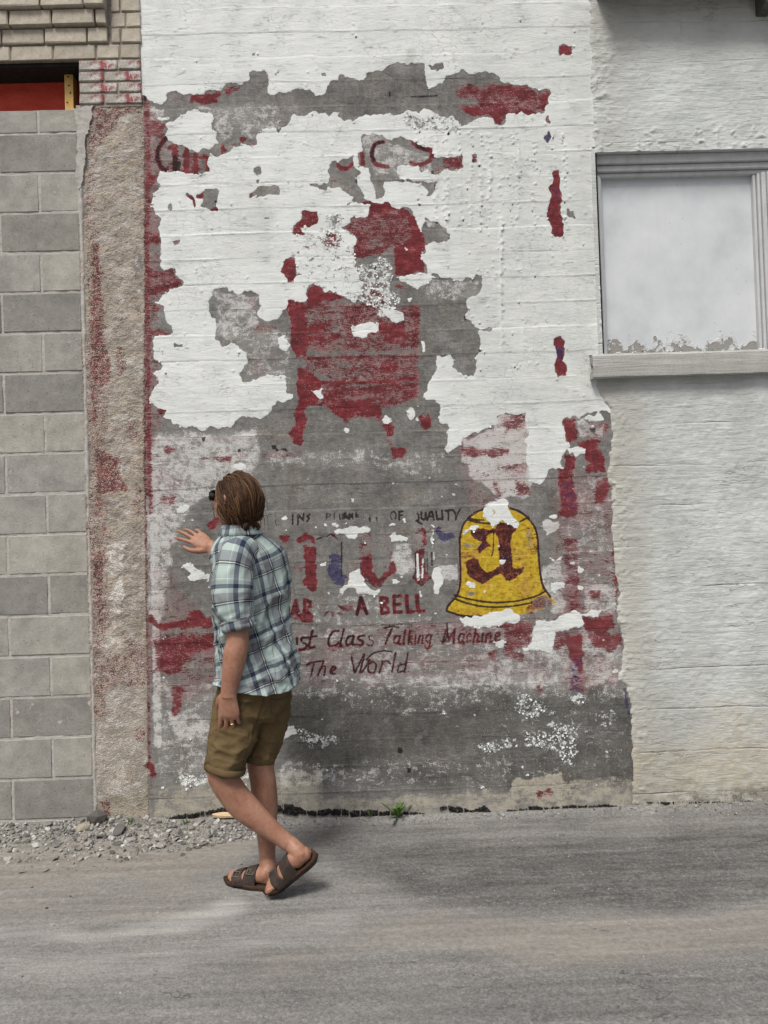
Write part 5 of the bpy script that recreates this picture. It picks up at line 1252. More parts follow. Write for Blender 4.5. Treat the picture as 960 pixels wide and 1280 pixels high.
for i, (px_, py_, w_) in enumerate(spots):
    q = PG(px_, py_); s = w_ * .0038 / 2
    o = bpy.data.objects.new('stone', shard_mesh[i % 8]); COL.objects.link(o)
    o.location = (q[0], min(q[1], -.03), ground_z(q[0], min(q[1], -.03)) + s * .16); o.scale = (s, s * .8, s * .8); o.rotation_euler = (rs.uniform(-.4, .4), rs.uniform(-.35, .35), rs.uniform(0, 6))
    tag(o, 'flat pale grey stone chip lying loose in the rubble at the wall foot', 'stone', 'loose stone chips in the rubble')
V_, F_ = rock(77, .8); m_ = mesh_from('stone', V_, F_, False)
o = link('stone', m_, M_stone_d); q = PG(124, 1040); o.location = (q[0], -.05, ground_z(q[0], -.05) + .02); o.scale = (.062, .04, .05)
tag(o, 'dark lumpy stone against the foot of the pier, largest in the rubble', 'stone')
V_, F_ = rock(78, .7); m_ = mesh_from('stone', V_, F_, False); m_.materials.append(simple_mat('tan_rubble', [(.18, .16, .125), (.30, .27, .215), (.40, .37, .31)]))
o = link('stone', m_); q = PG(105, 1047); o.location = (q[0], q[1], ground_z(q[0], q[1]) + .012); o.scale = (.05, .035, .036)
tag(o, 'tan broken stone just left of the dark lump in the rubble', 'stone')
for i, (px_, py_, s, dk) in enumerate([(58, 1136, .009, 1), (40, 1110, .007, 1), (88, 1122, .006, 1), (115, 1147, .006, 0), (418, 1060, .009, 0), (425, 1053, .006, 0), (302, 1080, .008, 0)]):
    q = PG(px_, py_); m_ = mesh_from('pebble', RK[i][0], RK[i][1], False)
    o = link('pebble', m_, M_stone_d if dk else M_stone); o.location = (q[0], q[1], ground_z(q[0], q[1]) + s * .3); o.scale = (s, s, s)
    tag(o, 'dark pebble lying alone on the dusty road' if dk else 'small pale pebble lying alone on the road', 'pebble', 'dark pebbles on the road' if dk else 'pale pebbles on the road')
# splinters of wood
M_scrap = simple_mat('pale_split_wood', [(.36, .25, .14), (.55, .41, .26), (.66, .53, .37)], (8, 80, 80), .8, .6, .002)
def splinter(pa, pb, w_, h_, label):
    a, b = PG(*pa), PG(*pb); a[1] = min(a[1], -.03); b[1] = min(b[1], -.03); L = float(np.hypot(b[0] - a[0], b[1] - a[1]))
    n = 10; V, F = [], []; rr_ = random.Random(int(L * 1000))
    for i in range(n + 1):
        t = i / n; ww = w_ * (1 - .75 * abs(2 * t - 1) ** 3) * rr_.uniform(.8, 1.1)
        for yy, zz in ((-.5, 0), (.5, 0), (.45, 1), (-.45, 1)): V.append((L * (t - .5), yy * ww, zz * h_ * (1 - .4 * t)))
    for i in range(n):
        for j in range(4): F.append((i * 4 + j, i * 4 + 4 + j, i * 4 + 4 + (j + 1) % 4, i * 4 + (j + 1) % 4))
    F += [(0, 1, 2, 3), (n * 4 + 3, n * 4 + 2, n * 4 + 1, n * 4)]
    o = link('wood_splinter', mesh_from('wood_splinter', V, F, False), M_scrap); m = (a + b) / 2
    o.location = (m[0], m[1], ground_z(m[0], m[1]) + .012); o.rotation_euler = (.3, 0, math.atan2(b[1] - a[1], b[0] - a[0])); tag(o, label, 'wood scrap')
splinter((266, 1034), (308, 1027), .032, .012, 'pale split scrap of wood lying on the rubble behind the man')
splinter((313, 1036), (326, 1044), .012, .006, 'thin short splinter of wood beside the man\'s far shin')
# weeds
def leaf_mesh(L, wd, bend, seed):
    n = 7; V, F = [], []; rr_ = random.Random(seed)
    for i in range(n + 1):
        t = i / n; w_ = wd * math.sin(math.pi * (t * .92 + .06)) ** .8; x = L * t * math.cos(bend * t); z = L * t * math.sin(1.15 - bend * t * .9)
        V += [(x, -w_, z), (x, 0, z - w_ * .4), (x, w_, z)]
    for i in range(n):
        for j in range(2): F.append((i * 3 + j, i * 3 + j + 1, i * 3 + j + 4, i * 3 + j + 3))
    return mesh_from('leaf', V, F)
M_leaf = simple_mat('weed_green', [(.035, .075, .014), (.07, .145, .028), (.11, .20, .045)], (40, 40, 40), .5, .3, .001)
def weed(px_, y, n, L, label, group=None):
    q = P(px_, 1010, y); e_ = thing('weed', label, 'weed', (float(q[0]), y, ground_z(q[0], y)), group); rr_ = random.Random(px_)
    lm = [leaf_mesh(L * rr_.uniform(.7, 1.1), L * .085, rr_.uniform(.3, 1.0), i) for i in range(3)]
    for m_ in lm: m_.materials.append(M_leaf)
    for i in range(n):
        o = bpy.data.objects.new('leaf', lm[i % 3]); COL.objects.link(o); o.parent = e_
        o.rotation_euler = (rr_.uniform(-.3, .3), rr_.uniform(-.7, .3), i * 6.28 / n + rr_.uniform(-.4, .4)); o.location = (rr_.uniform(-.004, .004), 0, 0); s = rr_.uniform(.7, 1.1); o.scale = (s, s, s)
weed(497, -.035, 14, .115, 'bright green weed sprouting at the foot of the mural wall')
weed(163, -.06, 8, .035, 'small green tuft at the foot of the pier among stone chips')
weed(231, -.05, 8, .033, 'tiny green tuft in the rubble just left of the wood scrap')
weed(462, -.02, 6, .03, 'low green tuft left of the bright weed under the mural')
# ================================================================== the man
def vec(a): return np.asarray(a, float)
def unit(a): a = vec(a); return a / np.linalg.norm(a)
def crom(K, n):
    """Catmull-Rom through rows of K, n samples per span"""
    K = vec(K); out = []
    for i in range(len(K) - 1):
        p0, p1, p2, p3 = K[max(i - 1, 0)], K[i], K[i + 1], K[min(i + 2, len(K) - 1)]
        for t in np.linspace(0, 1, n, endpoint=False):
            out.append(.5 * (2 * p1 + (p2 - p0) * t + (2 * p0 - 5 * p1 + 4 * p2 - p3) * t * t + (3 * p1 - p0 - 3 * p2 + p3) * t ** 3))
    out.append(K[-1]); return np.array(out)
def tube(pts, radii, hint=(0, 1, 0), nseg=20, nsub=6, cap=True, flat=None):
    """swept tube: pts (n,3), radii (n,) or (n,2) = (along hint, across)"""
    pts = vec(pts); rad = np.array([(q if np.ndim(q) else (q, q)) for q in radii], float)
    A = crom(np.concatenate([pts, rad], 1), nsub); C, Rr = A[:, :3], np.maximum(A[:, 3:], 1e-4)
    Tn = np.gradient(C, axis=0); Tn /= np.linalg.norm(Tn, axis=1)[:, None]
    th = np.linspace(0, 2 * np.pi, nseg, endpoint=False); V = []
    for c_, t_, r__ in zip(C, Tn, Rr):
        a = vec(hint) - t_ * np.dot(hint, t_); a = unit(a); b = np.cross(t_, a)
        V.append(c_ + np.cos(th)[:, None] * a * r__[0] + np.sin(th)[:, None] * b * r__[1])
    V = np.array(V); n = len(C); F = []
    for i in range(n - 1):
        for j in range(nseg):
            F.append((i * nseg + j, i * nseg + (j + 1) % nseg, (i + 1) * nseg + (j + 1) % nseg, (i + 1) * nseg + j))
    Vl = list(V.reshape(-1, 3))
    if cap:
        for k_, row in ((0, 0), (1, n - 1)):
            ci = len(Vl); e_ = Tn[row] * (-1 if k_ == 0 else 1) * Rr[row].mean() * .55
            Vl.append(C[row] + e_)
            for j in range(nseg):
                a, b = row * nseg + j, row * nseg + (j + 1) % nseg
                F.append((ci, b, a) if k_ == 0 else (ci, a, b))
    return np.array(Vl), F
def join(parts):
    V, F, n = [], [], 0
    for v, f in parts:
        V.append(v); F += [tuple(int(i) + n for i in q) for q in f]; n += len(v)
    return np.concatenate(V), F
def remesh(parts, name, voxel, smooth=4, fac=.5):
    V, F = join(parts)
    me_ = mesh_from(name + '_tmp', V, F); o = bpy.data.objects.new(name + '_tmp', me_); COL.objects.link(o)
    m_ = o.modifiers.new('r', 'REMESH'); m_.mode = 'VOXEL'; m_.voxel_size = voxel
    if smooth:
        s_ = o.modifiers.new('s', 'SMOOTH'); s_.iterations = smooth; s_.factor = fac
    bpy.context.view_layer.update()
    dg = bpy.context.evaluated_depsgraph_get()
    out = bpy.data.meshes.new_from_object(o.evaluated_get(dg)); out.name = name
    bpy.data.objects.remove(o); bpy.data.meshes.remove(me_)
    out.polygons.foreach_set('use_smooth', [True] * len(out.polygons))
    return out
def blob(c, r, ax=None, n=14):
    u = np.linspace(0, np.pi, n); v = np.linspace(0, 2 * np.pi, 2 * n, endpoint=False)
    Ax = np.eye(3) if ax is None else vec(ax)
    V = []; F = []
    for a in u:
        for b in v:
            q = np.array([math.sin(a) * math.cos(b) * r[0], math.sin(a) * math.sin(b) * r[1], math.cos(a) * r[2]])
            V.append(vec(c) + q @ Ax)
    m = len(v)
    for i in range(n - 1):
        for j in range(m): F.append((i * m + j, (i + 1) * m + j, (i + 1) * m + (j + 1) % m, i * m + (j + 1) % m))
    return np.array(V), F
def W(px_, py_, y): return P(px_, py_, y)

# --- head frame
HA, HP = R(36), R(17)
HF = np.array([-math.cos(HA) * math.cos(HP), math.sin(HA) * math.cos(HP), math.sin(HP)])
HL = unit(np.cross([0, 0, 1], HF)); HU = np.cross(HF, HL)
HC = W(295.5, 629, -.665)
def hp(f, l, u): return HC + HF * f + HL * l + HU * u
HAX = np.array([HF, HL, HU])
def head_radius(d):
    """distance from the head's centre to its skin along a unit direction in head axes"""
    f, l, u = d
    r = 1 / math.sqrt((f / .099) ** 2 + (l / .077) ** 2 + (u / .115) ** 2)
    if f > 0 and u < 0: r *= 1 - .10 * f * abs(u) * (1 - abs(l))
    if u < -.35: r *= 1 - .22 * max(0, -f) * (-u)
    r *= 1 - .05 * max(0, abs(l) - .5) * max(0, -u)
    return r
def head_mesh():
    n, m = 44, 72; V, F = [], []
    for i in range(n):
        a = math.pi * i / (n - 1)
        for j in range(m):
            b = 2 * math.pi * j / m
            d = np.array([math.sin(a) * math.cos(b), math.sin(a) * math.sin(b), math.cos(a)])
            r = head_radius(d); q = d * r; f, l, u = q
            if f > 0:
                g_ = lambda l0, u0, s: math.exp(-(((l - l0) / s) ** 2 + ((u - u0) / s) ** 2))
                q[0] += .010 * math.exp(-((l / .045) ** 2 + ((u - .028) / .012) ** 2))          # brow
                q[0] -= .010 * (g_(.032, .010, .016) + g_(-.032, .010, .016))                     # eye sockets
                q[0] += .006 * (g_(.045, -.018, .022) + g_(-.045, -.018, .022))                   # cheekbones
                q[0] += .012 * math.exp(-((l / .022) ** 2 + ((u + .098) / .018) ** 2))            # chin
                q[0] += .005 * math.exp(-((l / .024) ** 2 + ((u + .060) / .006) ** 2)) + .005 * math.exp(-((l / .022) ** 2 + ((u + .073) / .006) ** 2))  # lips
                q[0] -= .004 * math.exp(-((l / .024) ** 2 + ((u + .0665) / .003) ** 2))
            V.append(hp(*q))
    for i in range(n - 1):
        for j in range(m): F.append((i * m + j, (i + 1) * m + j, (i + 1) * m + (j + 1) % m, i * m + (j + 1) % m))
    return np.array(V), F
parts = [head_mesh()]
parts.append(tube([hp(.092, 0, .018), hp(.103, 0, .0), hp(.116, 0, -.022), hp(.108, 0, -.036), hp(.092, 0, -.040)], [.006, .008, .011, .013, .006], HL, 12, 4))
for s in (1, -1):
    parts.append(blob(hp(.104, s * .012, -.033), (.008, .007, .007), HAX, 8))
    ear = [hp(-.002, s * .078, .030), hp(-.018, s * .086, .034), hp(-.028, s * .088, .015), hp(-.022, s * .085, -.008), hp(-.008, s * .080, -.026), hp(.0, s * .077, -.030)]
    parts.append(tube(ear, [.005, .0065, .0065, .006, .007, .005], HL, 10, 4)); parts.append(blob(hp(-.010, s * .079, .004), (.014, .006, .024), HAX, 8))
parts.append(tube([hp(-.03, 0, -.05), W(302, 652, -.66), W(303, 668, -.655), W(306, 690, -.655)], [(.058, .056), (.054, .056), (.058, .060), (.075, .085)], HL, 24, 5))
# --- trunk frame
TA = R(47)
TF = np.array([-math.cos(TA), math.sin(TA), 0.0]); TL = np.array([-math.sin(TA), -math.cos(TA), 0.0])
TY = -.66
def trunk_section(px_, py_, a, b):
    return np.concatenate([W(px_, py_, TY), [a, b]])
def trunk_loft(secs, nseg=96, nsub=10, power=2.3):
    K = crom(np.array([trunk_section(*s) for s in secs]), nsub); th = np.linspace(0, 2 * np.pi, nseg, endpoint=False)
    cs, sn = np.cos(th), np.sin(th); e = 2 / power
    cu, su = np.sign(cs) * np.abs(cs) ** e, np.sign(sn) * np.abs(sn) ** e
    V = np.array([k_[:3] + cu[:, None] * TL * k_[3] + su[:, None] * TF * k_[4] for k_ in K])
    return V, th, K
tv, th_, K_ = trunk_loft([(303, 668, .055, .055), (306, 690, .13, .075), (308, 715, .15, .085), (311, 765, .145, .09), (316, 820, .14, .09), (320, 858, .14, .10), (319, 880, .13, .095)], 40, 5)
nT, mT = tv.shape[:2]
parts.append((tv.reshape(-1, 3), [(i * mT + j, i * mT + (j + 1) % mT, (i + 1) * mT + (j + 1) % mT, (i + 1) * mT + j) for i in range(nT - 1) for j in range(mT)] + [tuple(range(mT))[::-1], tuple((nT - 1) * mT + j for j in range(mT))]))
# --- arms
LSH, LEL, LWR = W(289, 704, -.775), W(297, 795, -.815), W(286.5, 864, -.83)
parts.append(tube([LSH, W(290, 745, -.80), LEL, W(294, 818, -.822), W(290, 842, -.828), LWR, W(286, 872, -.832)], [.050, .048, .044, .0465, .039, (.032, .027), (.031, .024)], (1, 0, 0), 24, 6))
RSH, REL, RWR = W(336, 704, -.55), W(294, 764, -.37), W(267, 686, -.30)
parts.append(tube([RSH, W(315, 735, -.45), REL, W(285, 735, -.345), W(275, 708, -.32), RWR, W(262, 683, -.29)], [.048, .046, .042, .044, .038, (.030, .029), (.030, .027)], (1, 0, 0), 20, 6))
def hand(wrist, fx, back, thumb, curls, spread, thumb_pts, size=1.0):
    """palm, four fingers and a thumb; fx towards the fingers, back = out of the back of the hand, thumb = towards the thumb side"""
    X_ = unit(fx); B_ = unit(vec(back) - X_ * np.dot(back, X_)); Y_ = unit(vec(thumb) - X_ * np.dot(thumb, X_) - B_ * np.dot(thumb, B_))
    L = lambda x, y, z: vec(wrist) + (X_ * x + Y_ * y + B_ * z) * size
    out = [tube([L(-.035, 0, 0), L(.0, .0, 0), L(.028, .001, 0), L(.055, 0, .001), L(.082, -.002, 0), L(.096, -.003, -.002)], [(.029, .022), (.031, .0225), (.036, .019), (.041, .016), (.042, .014), (.036, .010)], Y_, 20, 4)]
    base = [(.090, .032), (.096, .0105), (.092, -.0115), (.082, -.0325)]; lens = [(.043, .026, .021), (.047, .030, .022), (.043, .028, .022), (.034, .021, .019)]; rads = [.0082, .0085, .0081, .0071]
    tips = []
    for (bx, by), ln, rd, cu, sp in zip(base, lens, rads, curls, spread):
        p = [L(bx - .02, by * .93, 0), L(bx, by, 0)]; ang = 0; x, y, z = bx, by, 0
        for seg, c_ in zip(ln, cu):
            ang += c_; x += seg * math.cos(ang) * math.cos(sp); y += seg * math.cos(ang) * math.sin(sp); z -= seg * math.sin(ang); p.append(L(x, y, z))
        r4 = [rd * 1.12, rd * 1.1, rd * 1.04, rd * .95, rd * .72]
        out.append(tube(p, np.array(r4) * size, Y_, 12, 5)); tips.append(p)
    out.append(tube([L(*q) for q in thumb_pts], np.array([.016, .0145, .0115, .0105, .0075]) * size, B_, 12, 5))
    out.append(blob(L(.030, .022, -.008), (.024 * size, .016 * size, .014 * size), [X_, Y_, B_], 8))
    return out, tips
hl, ltips = hand(W(286, 868, -.832), (-.05, .10, -1), (-.10, -1, -.05), (-1, .1, 0), [(.22, .85, .55), (.28, 1.0, .6), (.34, 1.05, .6), (.42, 1.05, .6)], [.07, .02, -.03, -.08],
                 [(.005, .018, -.004), (.028, .038, -.012), (.056, .046, -.022), (.078, .040, -.034), (.094, .032, -.046)])
parts += hl
hr, _ = hand(W(263, 684, -.292), (-.80, .32, .50), (-.30, -.55, .75), (-.25, -.75, -.75), [(.10, .16, .12), (-.02, .18, .14), (.12, .22, .18), (.25, .3, .25)], [.20, .06, -.08, -.22],
             [(.008, .020, -.004), (.030, .042, -.006), (.056, .060, -.006), (.080, .068, -.004), (.100, .070, .0)], 1.0)
parts += hr
# --- legs
FY, NY = -.625, -.745
parts.append(tube([W(306, 862, -.70), W(292, 915, -.73), W(279, 958, NY), W(279, 972, NY), W(294, 996, NY + .005), W(309, 1012, NY + .008), W(330, 1030, NY + .008), W(349, 1045, NY + .005), W(362, 1055, NY), W(368, 1059, NY)],
                  [.085, .078, .061, .057, (.0535, .057), (.053, .055), .043, .034, (.032, .031), .027], (0, 1, 0), 28, 6))
parts.append(blob(W(267, 962, NY - .004), (.030, .034, .038)))
parts.append(tube([W(333, 868, -.61), W(329, 915, -.615), W(326, 955, FY), W(329, 978, FY), W(331, 1003, FY + .012), W(333, 1035, FY + .005), W(334, 1066, FY), W(335, 1082, FY), W(335, 1092, FY)],
                  [.085, .076, .056, .053, .0535, .042, .034, (.035, .034), .036], (0, 1, 0), 26, 6))
# --- feet: built in a frame of their own (x heel to toe, y outwards, z up from the footbed)
class Foot:
    def __init__(s, heel, toe, up, side):
        s.o = vec(heel); d = vec(toe) - s.o; s.L = np.linalg.norm(d); s.x = d / s.L
        s.z = unit(vec(up) - s.x * np.dot(up, s.x)); s.y = np.cross(s.z, s.x); s.side = side   # side: +1 when the little toe lies towards +y
        s.k = s.L / .265
    def p(s, x, y, z): return s.o + (s.x * x + s.y * y * s.side + s.z * z) * s.k
    def flesh(s):
        a = tube([s.p(.018, 0, .036), s.p(.04, 0, .042), s.p(.085, .001, .050), s.p(.13, .002, .042), s.p(.165, .003, .034), s.p(.195, .004, .029), s.p(.212, .004, .026)], np.array([(.026, .026), (.030, .033), (.032, .036), (.036, .029), (.043, .022), (.044, .017), (.036, .012)]) * s.k, s.y, 22, 5)
        out = [a]
        for i, (y, x1, rd) in enumerate([(-.028, .252, .0125), (-.009, .250, .0088), (.007, .243, .0082), (.021, .233, .0078), (.033, .220, .0075)]):
            out.append(tube([s.p(.19, y * .9, .026), s.p(x1 - .030, y, .0265), s.p(x1 - .014, y, .0275), s.p(x1 - .003, y, .0225)], np.array([rd * 1.1, rd, rd * 1.05, rd * .8]) * s.k, s.y, 10, 4))
        return out
nf = Foot(W(396, 1068, NY), W(332.5, 1116.5, NY - .01), (.62, -.10, .80), -1)
qt = PG(280.5, 1102); qh = PG(349, 1111)
ff = Foot((qh[0], qh[1], .002), (qt[0], qt[1], .002), (0, 0, 1), 1)
parts += nf.flesh() + ff.flesh()
parts.append(tube([W(362, 1054, NY), nf.p(.050, 0, .056), nf.p(.085, 0, .040)], [.031, .032, .030], (0, 1, 0), 18, 4))
parts.append(tube([W(334, 1078, FY), ff.p(.05, 0, .065), ff.p(.085, 0, .045)], [.036, .035, .03], (0, 1, 0), 18, 4))
def skin_material():
    k = NT('sun_tanned_skin'); p = k.coord('Object')
    n = k.noise(p, 13, 6, .68); f = k.noise(p, 220, 3, .6); m_ = k.noise(p, 60, 5, .65)
    c = k.ramp(k.math('ADD', k.math('MULTIPLY', n, .6), k.math('MULTIPLY', m_, .4)), [(.3, (.215, .092, .058)), (.45, (.30, .148, .098)), (.6, (.365, .200, .138)), (.75, (.43, .26, .19))])
    k.b.inputs['Subsurface Weight'].default_value = .12
    k.b.inputs['Subsurface Radius'].default_value = (.012, .005, .003)
    k.b.inputs['Subsurface Scale'].default_value = .5
    return k.out(c, .52, k.bump(k.math('ADD', f, m_), .25, .0012), .35)
M_skin = skin_material()
pc = W(312, 900, TY)
person = thing('person', 'man in plaid shirt, olive shorts and brown sandals reaching out to the mural', 'person', (float(pc[0]), TY, 0))
body = remesh(parts, 'body', .0028, 4)
link('body', body, M_skin, person)

# --- hair: swept back into a low bun
def hair_material():
    k = NT('brown_hair'); p = k.coord('Object'); A = k.attr('lock')
    c = k.ramp(A[0], [(0, (.020, .009, .0045)), (.4, (.050, .0235, .0105)), (.75, (.115, .058, .026)), (1, (.24, .135, .066))])
    c = k.mix(1.0, c, k.mix(k.noise(p, 300, 2), (.7, .7, .7), (1.2, 1.2, 1.2)), 'MULTIPLY')
    return k.out(c, .6, None, .22)
M_hair = hair_material()
rh = np.random.default_rng(33)
HV, HFc, HT = [], [], []; nh = 0
def add_hair(vf, tone_):
    global nh
    v, f = vf; HV.append(v); HFc.extend([tuple(int(i) + nh for i in q) for q in f]); HT.append(np.full(len(v), tone_)); nh += len(v)
# scalp cover
n, m = 30, 48; V = []; F = []; keep = {}
def hairline(d): # True where hair grows
    f, l, u = d
    return u > -.52 + 1.30 * max(f + .12, 0) ** .75 - .12 * max(-f, 0) and not (f > .66 and u < .8)
for i in range(n):
    a = math.pi * i / (n - 1)
    for j in range(m):
        b = 2 * math.pi * j / m; d = np.array([math.sin(a) * math.cos(b), math.sin(a) * math.sin(b), math.cos(a)])
        V.append(hp(*(d * (head_radius(d) + (.008 if hairline(d) else -.006)))))
for i in range(n - 1):
    for j in range(m): F.append((i * m + j, (i + 1) * m + j, (i + 1) * m + (j + 1) % m, i * m + (j + 1) % m))
add_hair((np.array(V), F), .15)
BUN = np.array([-.083, .002, -.070])
bd = unit(BUN)
for i in range(1250):
    while True:
        a = math.acos(rh.uniform(-.55, 1)); b = rh.uniform(0, 2 * math.pi)
        d = np.array([math.sin(a) * math.cos(b), math.sin(a) * math.sin(b), math.cos(a)])
        if hairline(d): break
    om = math.acos(np.clip(np.dot(d, bd), -1, 1)); pts, rad = [], []
    if om < .25: continue
    cl = noise.noise(Vector(d * 5.0)) + .5 * noise.noise(Vector(d * 11.0)); lift = .013 + .011 * cl + rh.normal() * .003; w_ = .30 * noise.noise(Vector(d * 3.0 + np.array([5, 2, 1]))) + rh.normal() * .06; nn_ = 8; side = unit(np.cross(d, bd))
    for s in np.linspace(0, 1, nn_):
        q = (math.sin((1 - s) * om) * d + math.sin(s * om) * bd) / math.sin(om)
        q = unit(q + side * w_ * math.sin(math.pi * s) + side * .07 * s * math.sin(5 * s + 6 * cl))
        r = head_radius(q) + lift * (.35 + .65 * math.sin(math.pi * min(s * .8 + .12, 1))) + .0055 * math.sin(7 * s + i)
        pts.append(hp(*(q * r))); rad.append(.0024 * (1 - .4 * s) * rh.uniform(.6, 1.5))
    add_hair(tube(pts, rad, HU, 5, 2, False), float(np.clip(.30 + .42 * cl + rh.normal() * .13 + .14 * (d[0] > .2), 0, 1)))
bc = hp(*BUN)
for i in range(90):                              # coiled locks of the bun
    pts = []; t0 = rh.uniform(0, 6.28); rr_ = rh.uniform(.006, .027); el_ = rh.normal() * .007; tl = float(np.clip(rh.normal() * .6, -.8, .8))
    for s in np.linspace(0, rh.uniform(3, 6), 12):
        y, z = rr_ * 1.45 * math.cos(t0 + s), rr_ * .95 * math.sin(t0 + s)
        pts.append(bc + HF * (-.012 + el_ + tl * y * .5) + HL * y + HU * z)
    add_hair(tube(pts, np.full(12, .0034) * rh.uniform(.6, 1.3), HF, 6, 2, False), float(rh.beta(2, 2.6)))
add_hair(blob(bc + HF * .004, (.022, .032, .022), HAX, 10), .05)
for i in range(46):                              # loose wisps
    d = unit([rh.uniform(-.9, .5), .7 * rh.choice([-1, 1]), rh.uniform(-.5, .6)]); r = head_radius(d) + rh.uniform(.014, .026)
    p0 = hp(*(d * r)); add_hair(tube([p0, p0 - HF * .02 - HU * .02 + HL * d[1] * .004, p0 - HF * .035 - HU * .055], [.0014, .0011, .0006], HL, 4, 3, False), rh.uniform(.3, 1))
hm = mesh_from('hair', np.concatenate(HV), HFc); vec_attr(hm, 'lock', np.stack([np.concatenate(HT)] * 3, -1))
link('hair', hm, M_hair, person)
# --- sunglasses
kk = NT('black_glasses'); M_glass = kk.out((.010, .010, .011), .18, None, .5)
bm = bmesh.new()
def hbox(c0, c1, w_, h_):
    a, b = vec(c0), vec(c1); x_ = unit(b - a); z_ = unit(HU - x_ * np.dot(HU, x_)); y_ = np.cross(z_, x_); vs = []
    for e_ in (a, b):
        for yy, zz in ((-1, -1), (1, -1), (1, 1), (-1, 1)): vs.append(bm.verts.new(e_ + y_ * yy * w_ + z_ * zz * h_))
    for q in ((0, 1, 2, 3), (7, 6, 5, 4), (0, 4, 5, 1), (1, 5, 6, 2), (2, 6, 7, 3), (3, 7, 4, 0)): bm.faces.new([vs[i] for i in q])
for s in (1, -1):
    c_ = hp(.106, s * .035, .006); n = 20; ring0, ring1 = [], []
    for i in range(n):
        t = 2 * math.pi * i / n; e_ = lambda v: math.copysign(abs(v) ** .7, v)
        off_ = HL * (.029 * e_(math.cos(t))) + HU * (.022 * e_(math.sin(t)) * (1.1 if math.sin(t) > 0 else 1.0)) - HF * (.008 * max(s * math.cos(t), 0) ** 2)
        ring0.append(bm.verts.new(c_ + off_)); ring1.append(bm.verts.new(c_ + off_ - HF * .006))
    bm.faces.new(ring0); bm.faces.new(ring1[::-1])
    for i in range(n): bm.faces.new([ring0[i], ring1[i], ring1[(i + 1) % n], ring0[(i + 1) % n]])
    hbox(hp(.098, s * .064, .016), hp(.055, s * .080, .019), .0022, .006); hbox(hp(.055, s * .080, .019), hp(-.012, s * .086, .024), .002, .0045)
hbox(hp(.107, .008, .014), hp(.107, -.008, .014), .002, .004)
bmesh.ops.recalc_face_normals(bm, faces=bm.faces[:])
bm_done(bm, 'sunglasses', M_glass, person)

# --- plaid cloth
def plaid_material(name, rot):
    k = NT(name); A = k.attr('weave'); u, v = A[0], A[1]
    ca, sa = math.cos(rot), math.sin(rot)
    uu = k.math('ADD', k.math('MULTIPLY', u, ca), k.math('MULTIPLY', v, sa)); vv = k.math('SUBTRACT', k.math('MULTIPLY', v, ca), k.math('MULTIPLY', u, sa))
    PU, PV = .158, .138
    lt, lm, nv, bk, wh, gy = (.44, .505, .49), (.35, .405, .40), (.045, .056, .105), (.018, .019, .028), (.74, .77, .76), (.235, .24, .265)
    def stripes(x, per):
        fr_ = k.math('FRACT', k.math('DIVIDE', x, per))
        return k.ramp(fr_, [(.0, lt), (.20, lm), (.245, bk), (.278, wh), (.300, bk), (.333, gy), (.36, gy), (.53, gy), (.535, lt), (.66, nv), (.70, (.05, .06, .11)), (.735, nv), (.77, lm), (.86, lt), (.90, wh), (.912, lt)], 'CONSTANT')
    su, sv = stripes(k.math('ADD', uu, .013), PU), stripes(k.math('ADD', vv, .02), PV)
    c = k.mix(.5, su, sv)
    mul = k.mix(1.0, su, sv, 'MULTIPLY')
    c = k.mix(.55, c, k.mix(1.0, mul, (1.55, 1.55, 1.55), 'MULTIPLY'))
    p = k.coord('Object'); f = k.noise(p, 420, 2, .6); m_ = k.noise(p, 18, 3)
    tw = k.n('ShaderNodeTexWave', wave_type='BANDS'); k.set(tw.inputs['Vector'], k.comb(u, v, 0)); tw.inputs['Scale'].default_value = 260
    c = k.mix(1.0, c, k.mix(f, (.84, .84, .84), (1.12, 1.12, 1.12)), 'MULTIPLY')
    return k.out(c, .9, k.bump(k.math('ADD', f, m_), .25, .002), .1)
M_plaid = plaid_material('plaid_cotton', R(-13)); M_plaid_s = plaid_material('plaid_cotton_sleeve', R(3))
def nz3(p, s): return noise.noise(Vector((p[0] * s, p[1] * s, p[2] * s)))
def folds(p, dirv, s, st=.28):
    """soft creases running along dirv"""
    d = unit(dirv); q = vec(p); q = q - d * np.dot(q, d) * (1 - st)
    a = nz3(q, s); b = nz3(q + 7.1, s * 2.1)
    return ((1 - min(abs(a) * 2.6, 1)) ** 1.6 - .35) * .9 + ((1 - min(abs(b) * 2.6, 1)) ** 1.6 - .35) * .45
def cloth(V, weave, name, mat, parent, closed=True, disp=None, thick=.0025):
    n, m = V.shape[:2]
    C = V.mean(1, keepdims=True)
    Nn = V - C; Nn /= np.linalg.norm(Nn, axis=2)[..., None]
    if disp is not None:
        D = np.array([[disp(V[i, j], i / (n - 1), j / m) for j in range(m)] for i in range(n)])
        V = V + Nn * D[..., None]
    F = [(i * m + j, i * m + (j + 1) % m, (i + 1) * m + (j + 1) % m, (i + 1) * m + j) for i in range(n - 1) for j in range(m)]
    me_ = mesh_from(name, V.reshape(-1, 3), F)
    vec_attr(me_, 'weave', weave.reshape(-1, 3))
    o = link(name, me_, mat, parent)
    s_ = o.modifiers.new('thickness', 'SOLIDIFY'); s_.thickness = thick; s_.offset = 0
    return o
V, th, K = trunk_loft([(300, 663, .078, .070), (303, 671, .108, .078), (307, 681, .148, .088), (311, 693, .174, .100), (313, 712, .180, .104), (314, 740, .178, .106), (316, 768, .172, .108), (318, 800, .168, .114), (321, 830, .178, .126), (323, 857, .190, .141)], 190, 16, 2.25)
n, m = V.shape[:2]
ti = np.linspace(0, 1, n)[:, None]
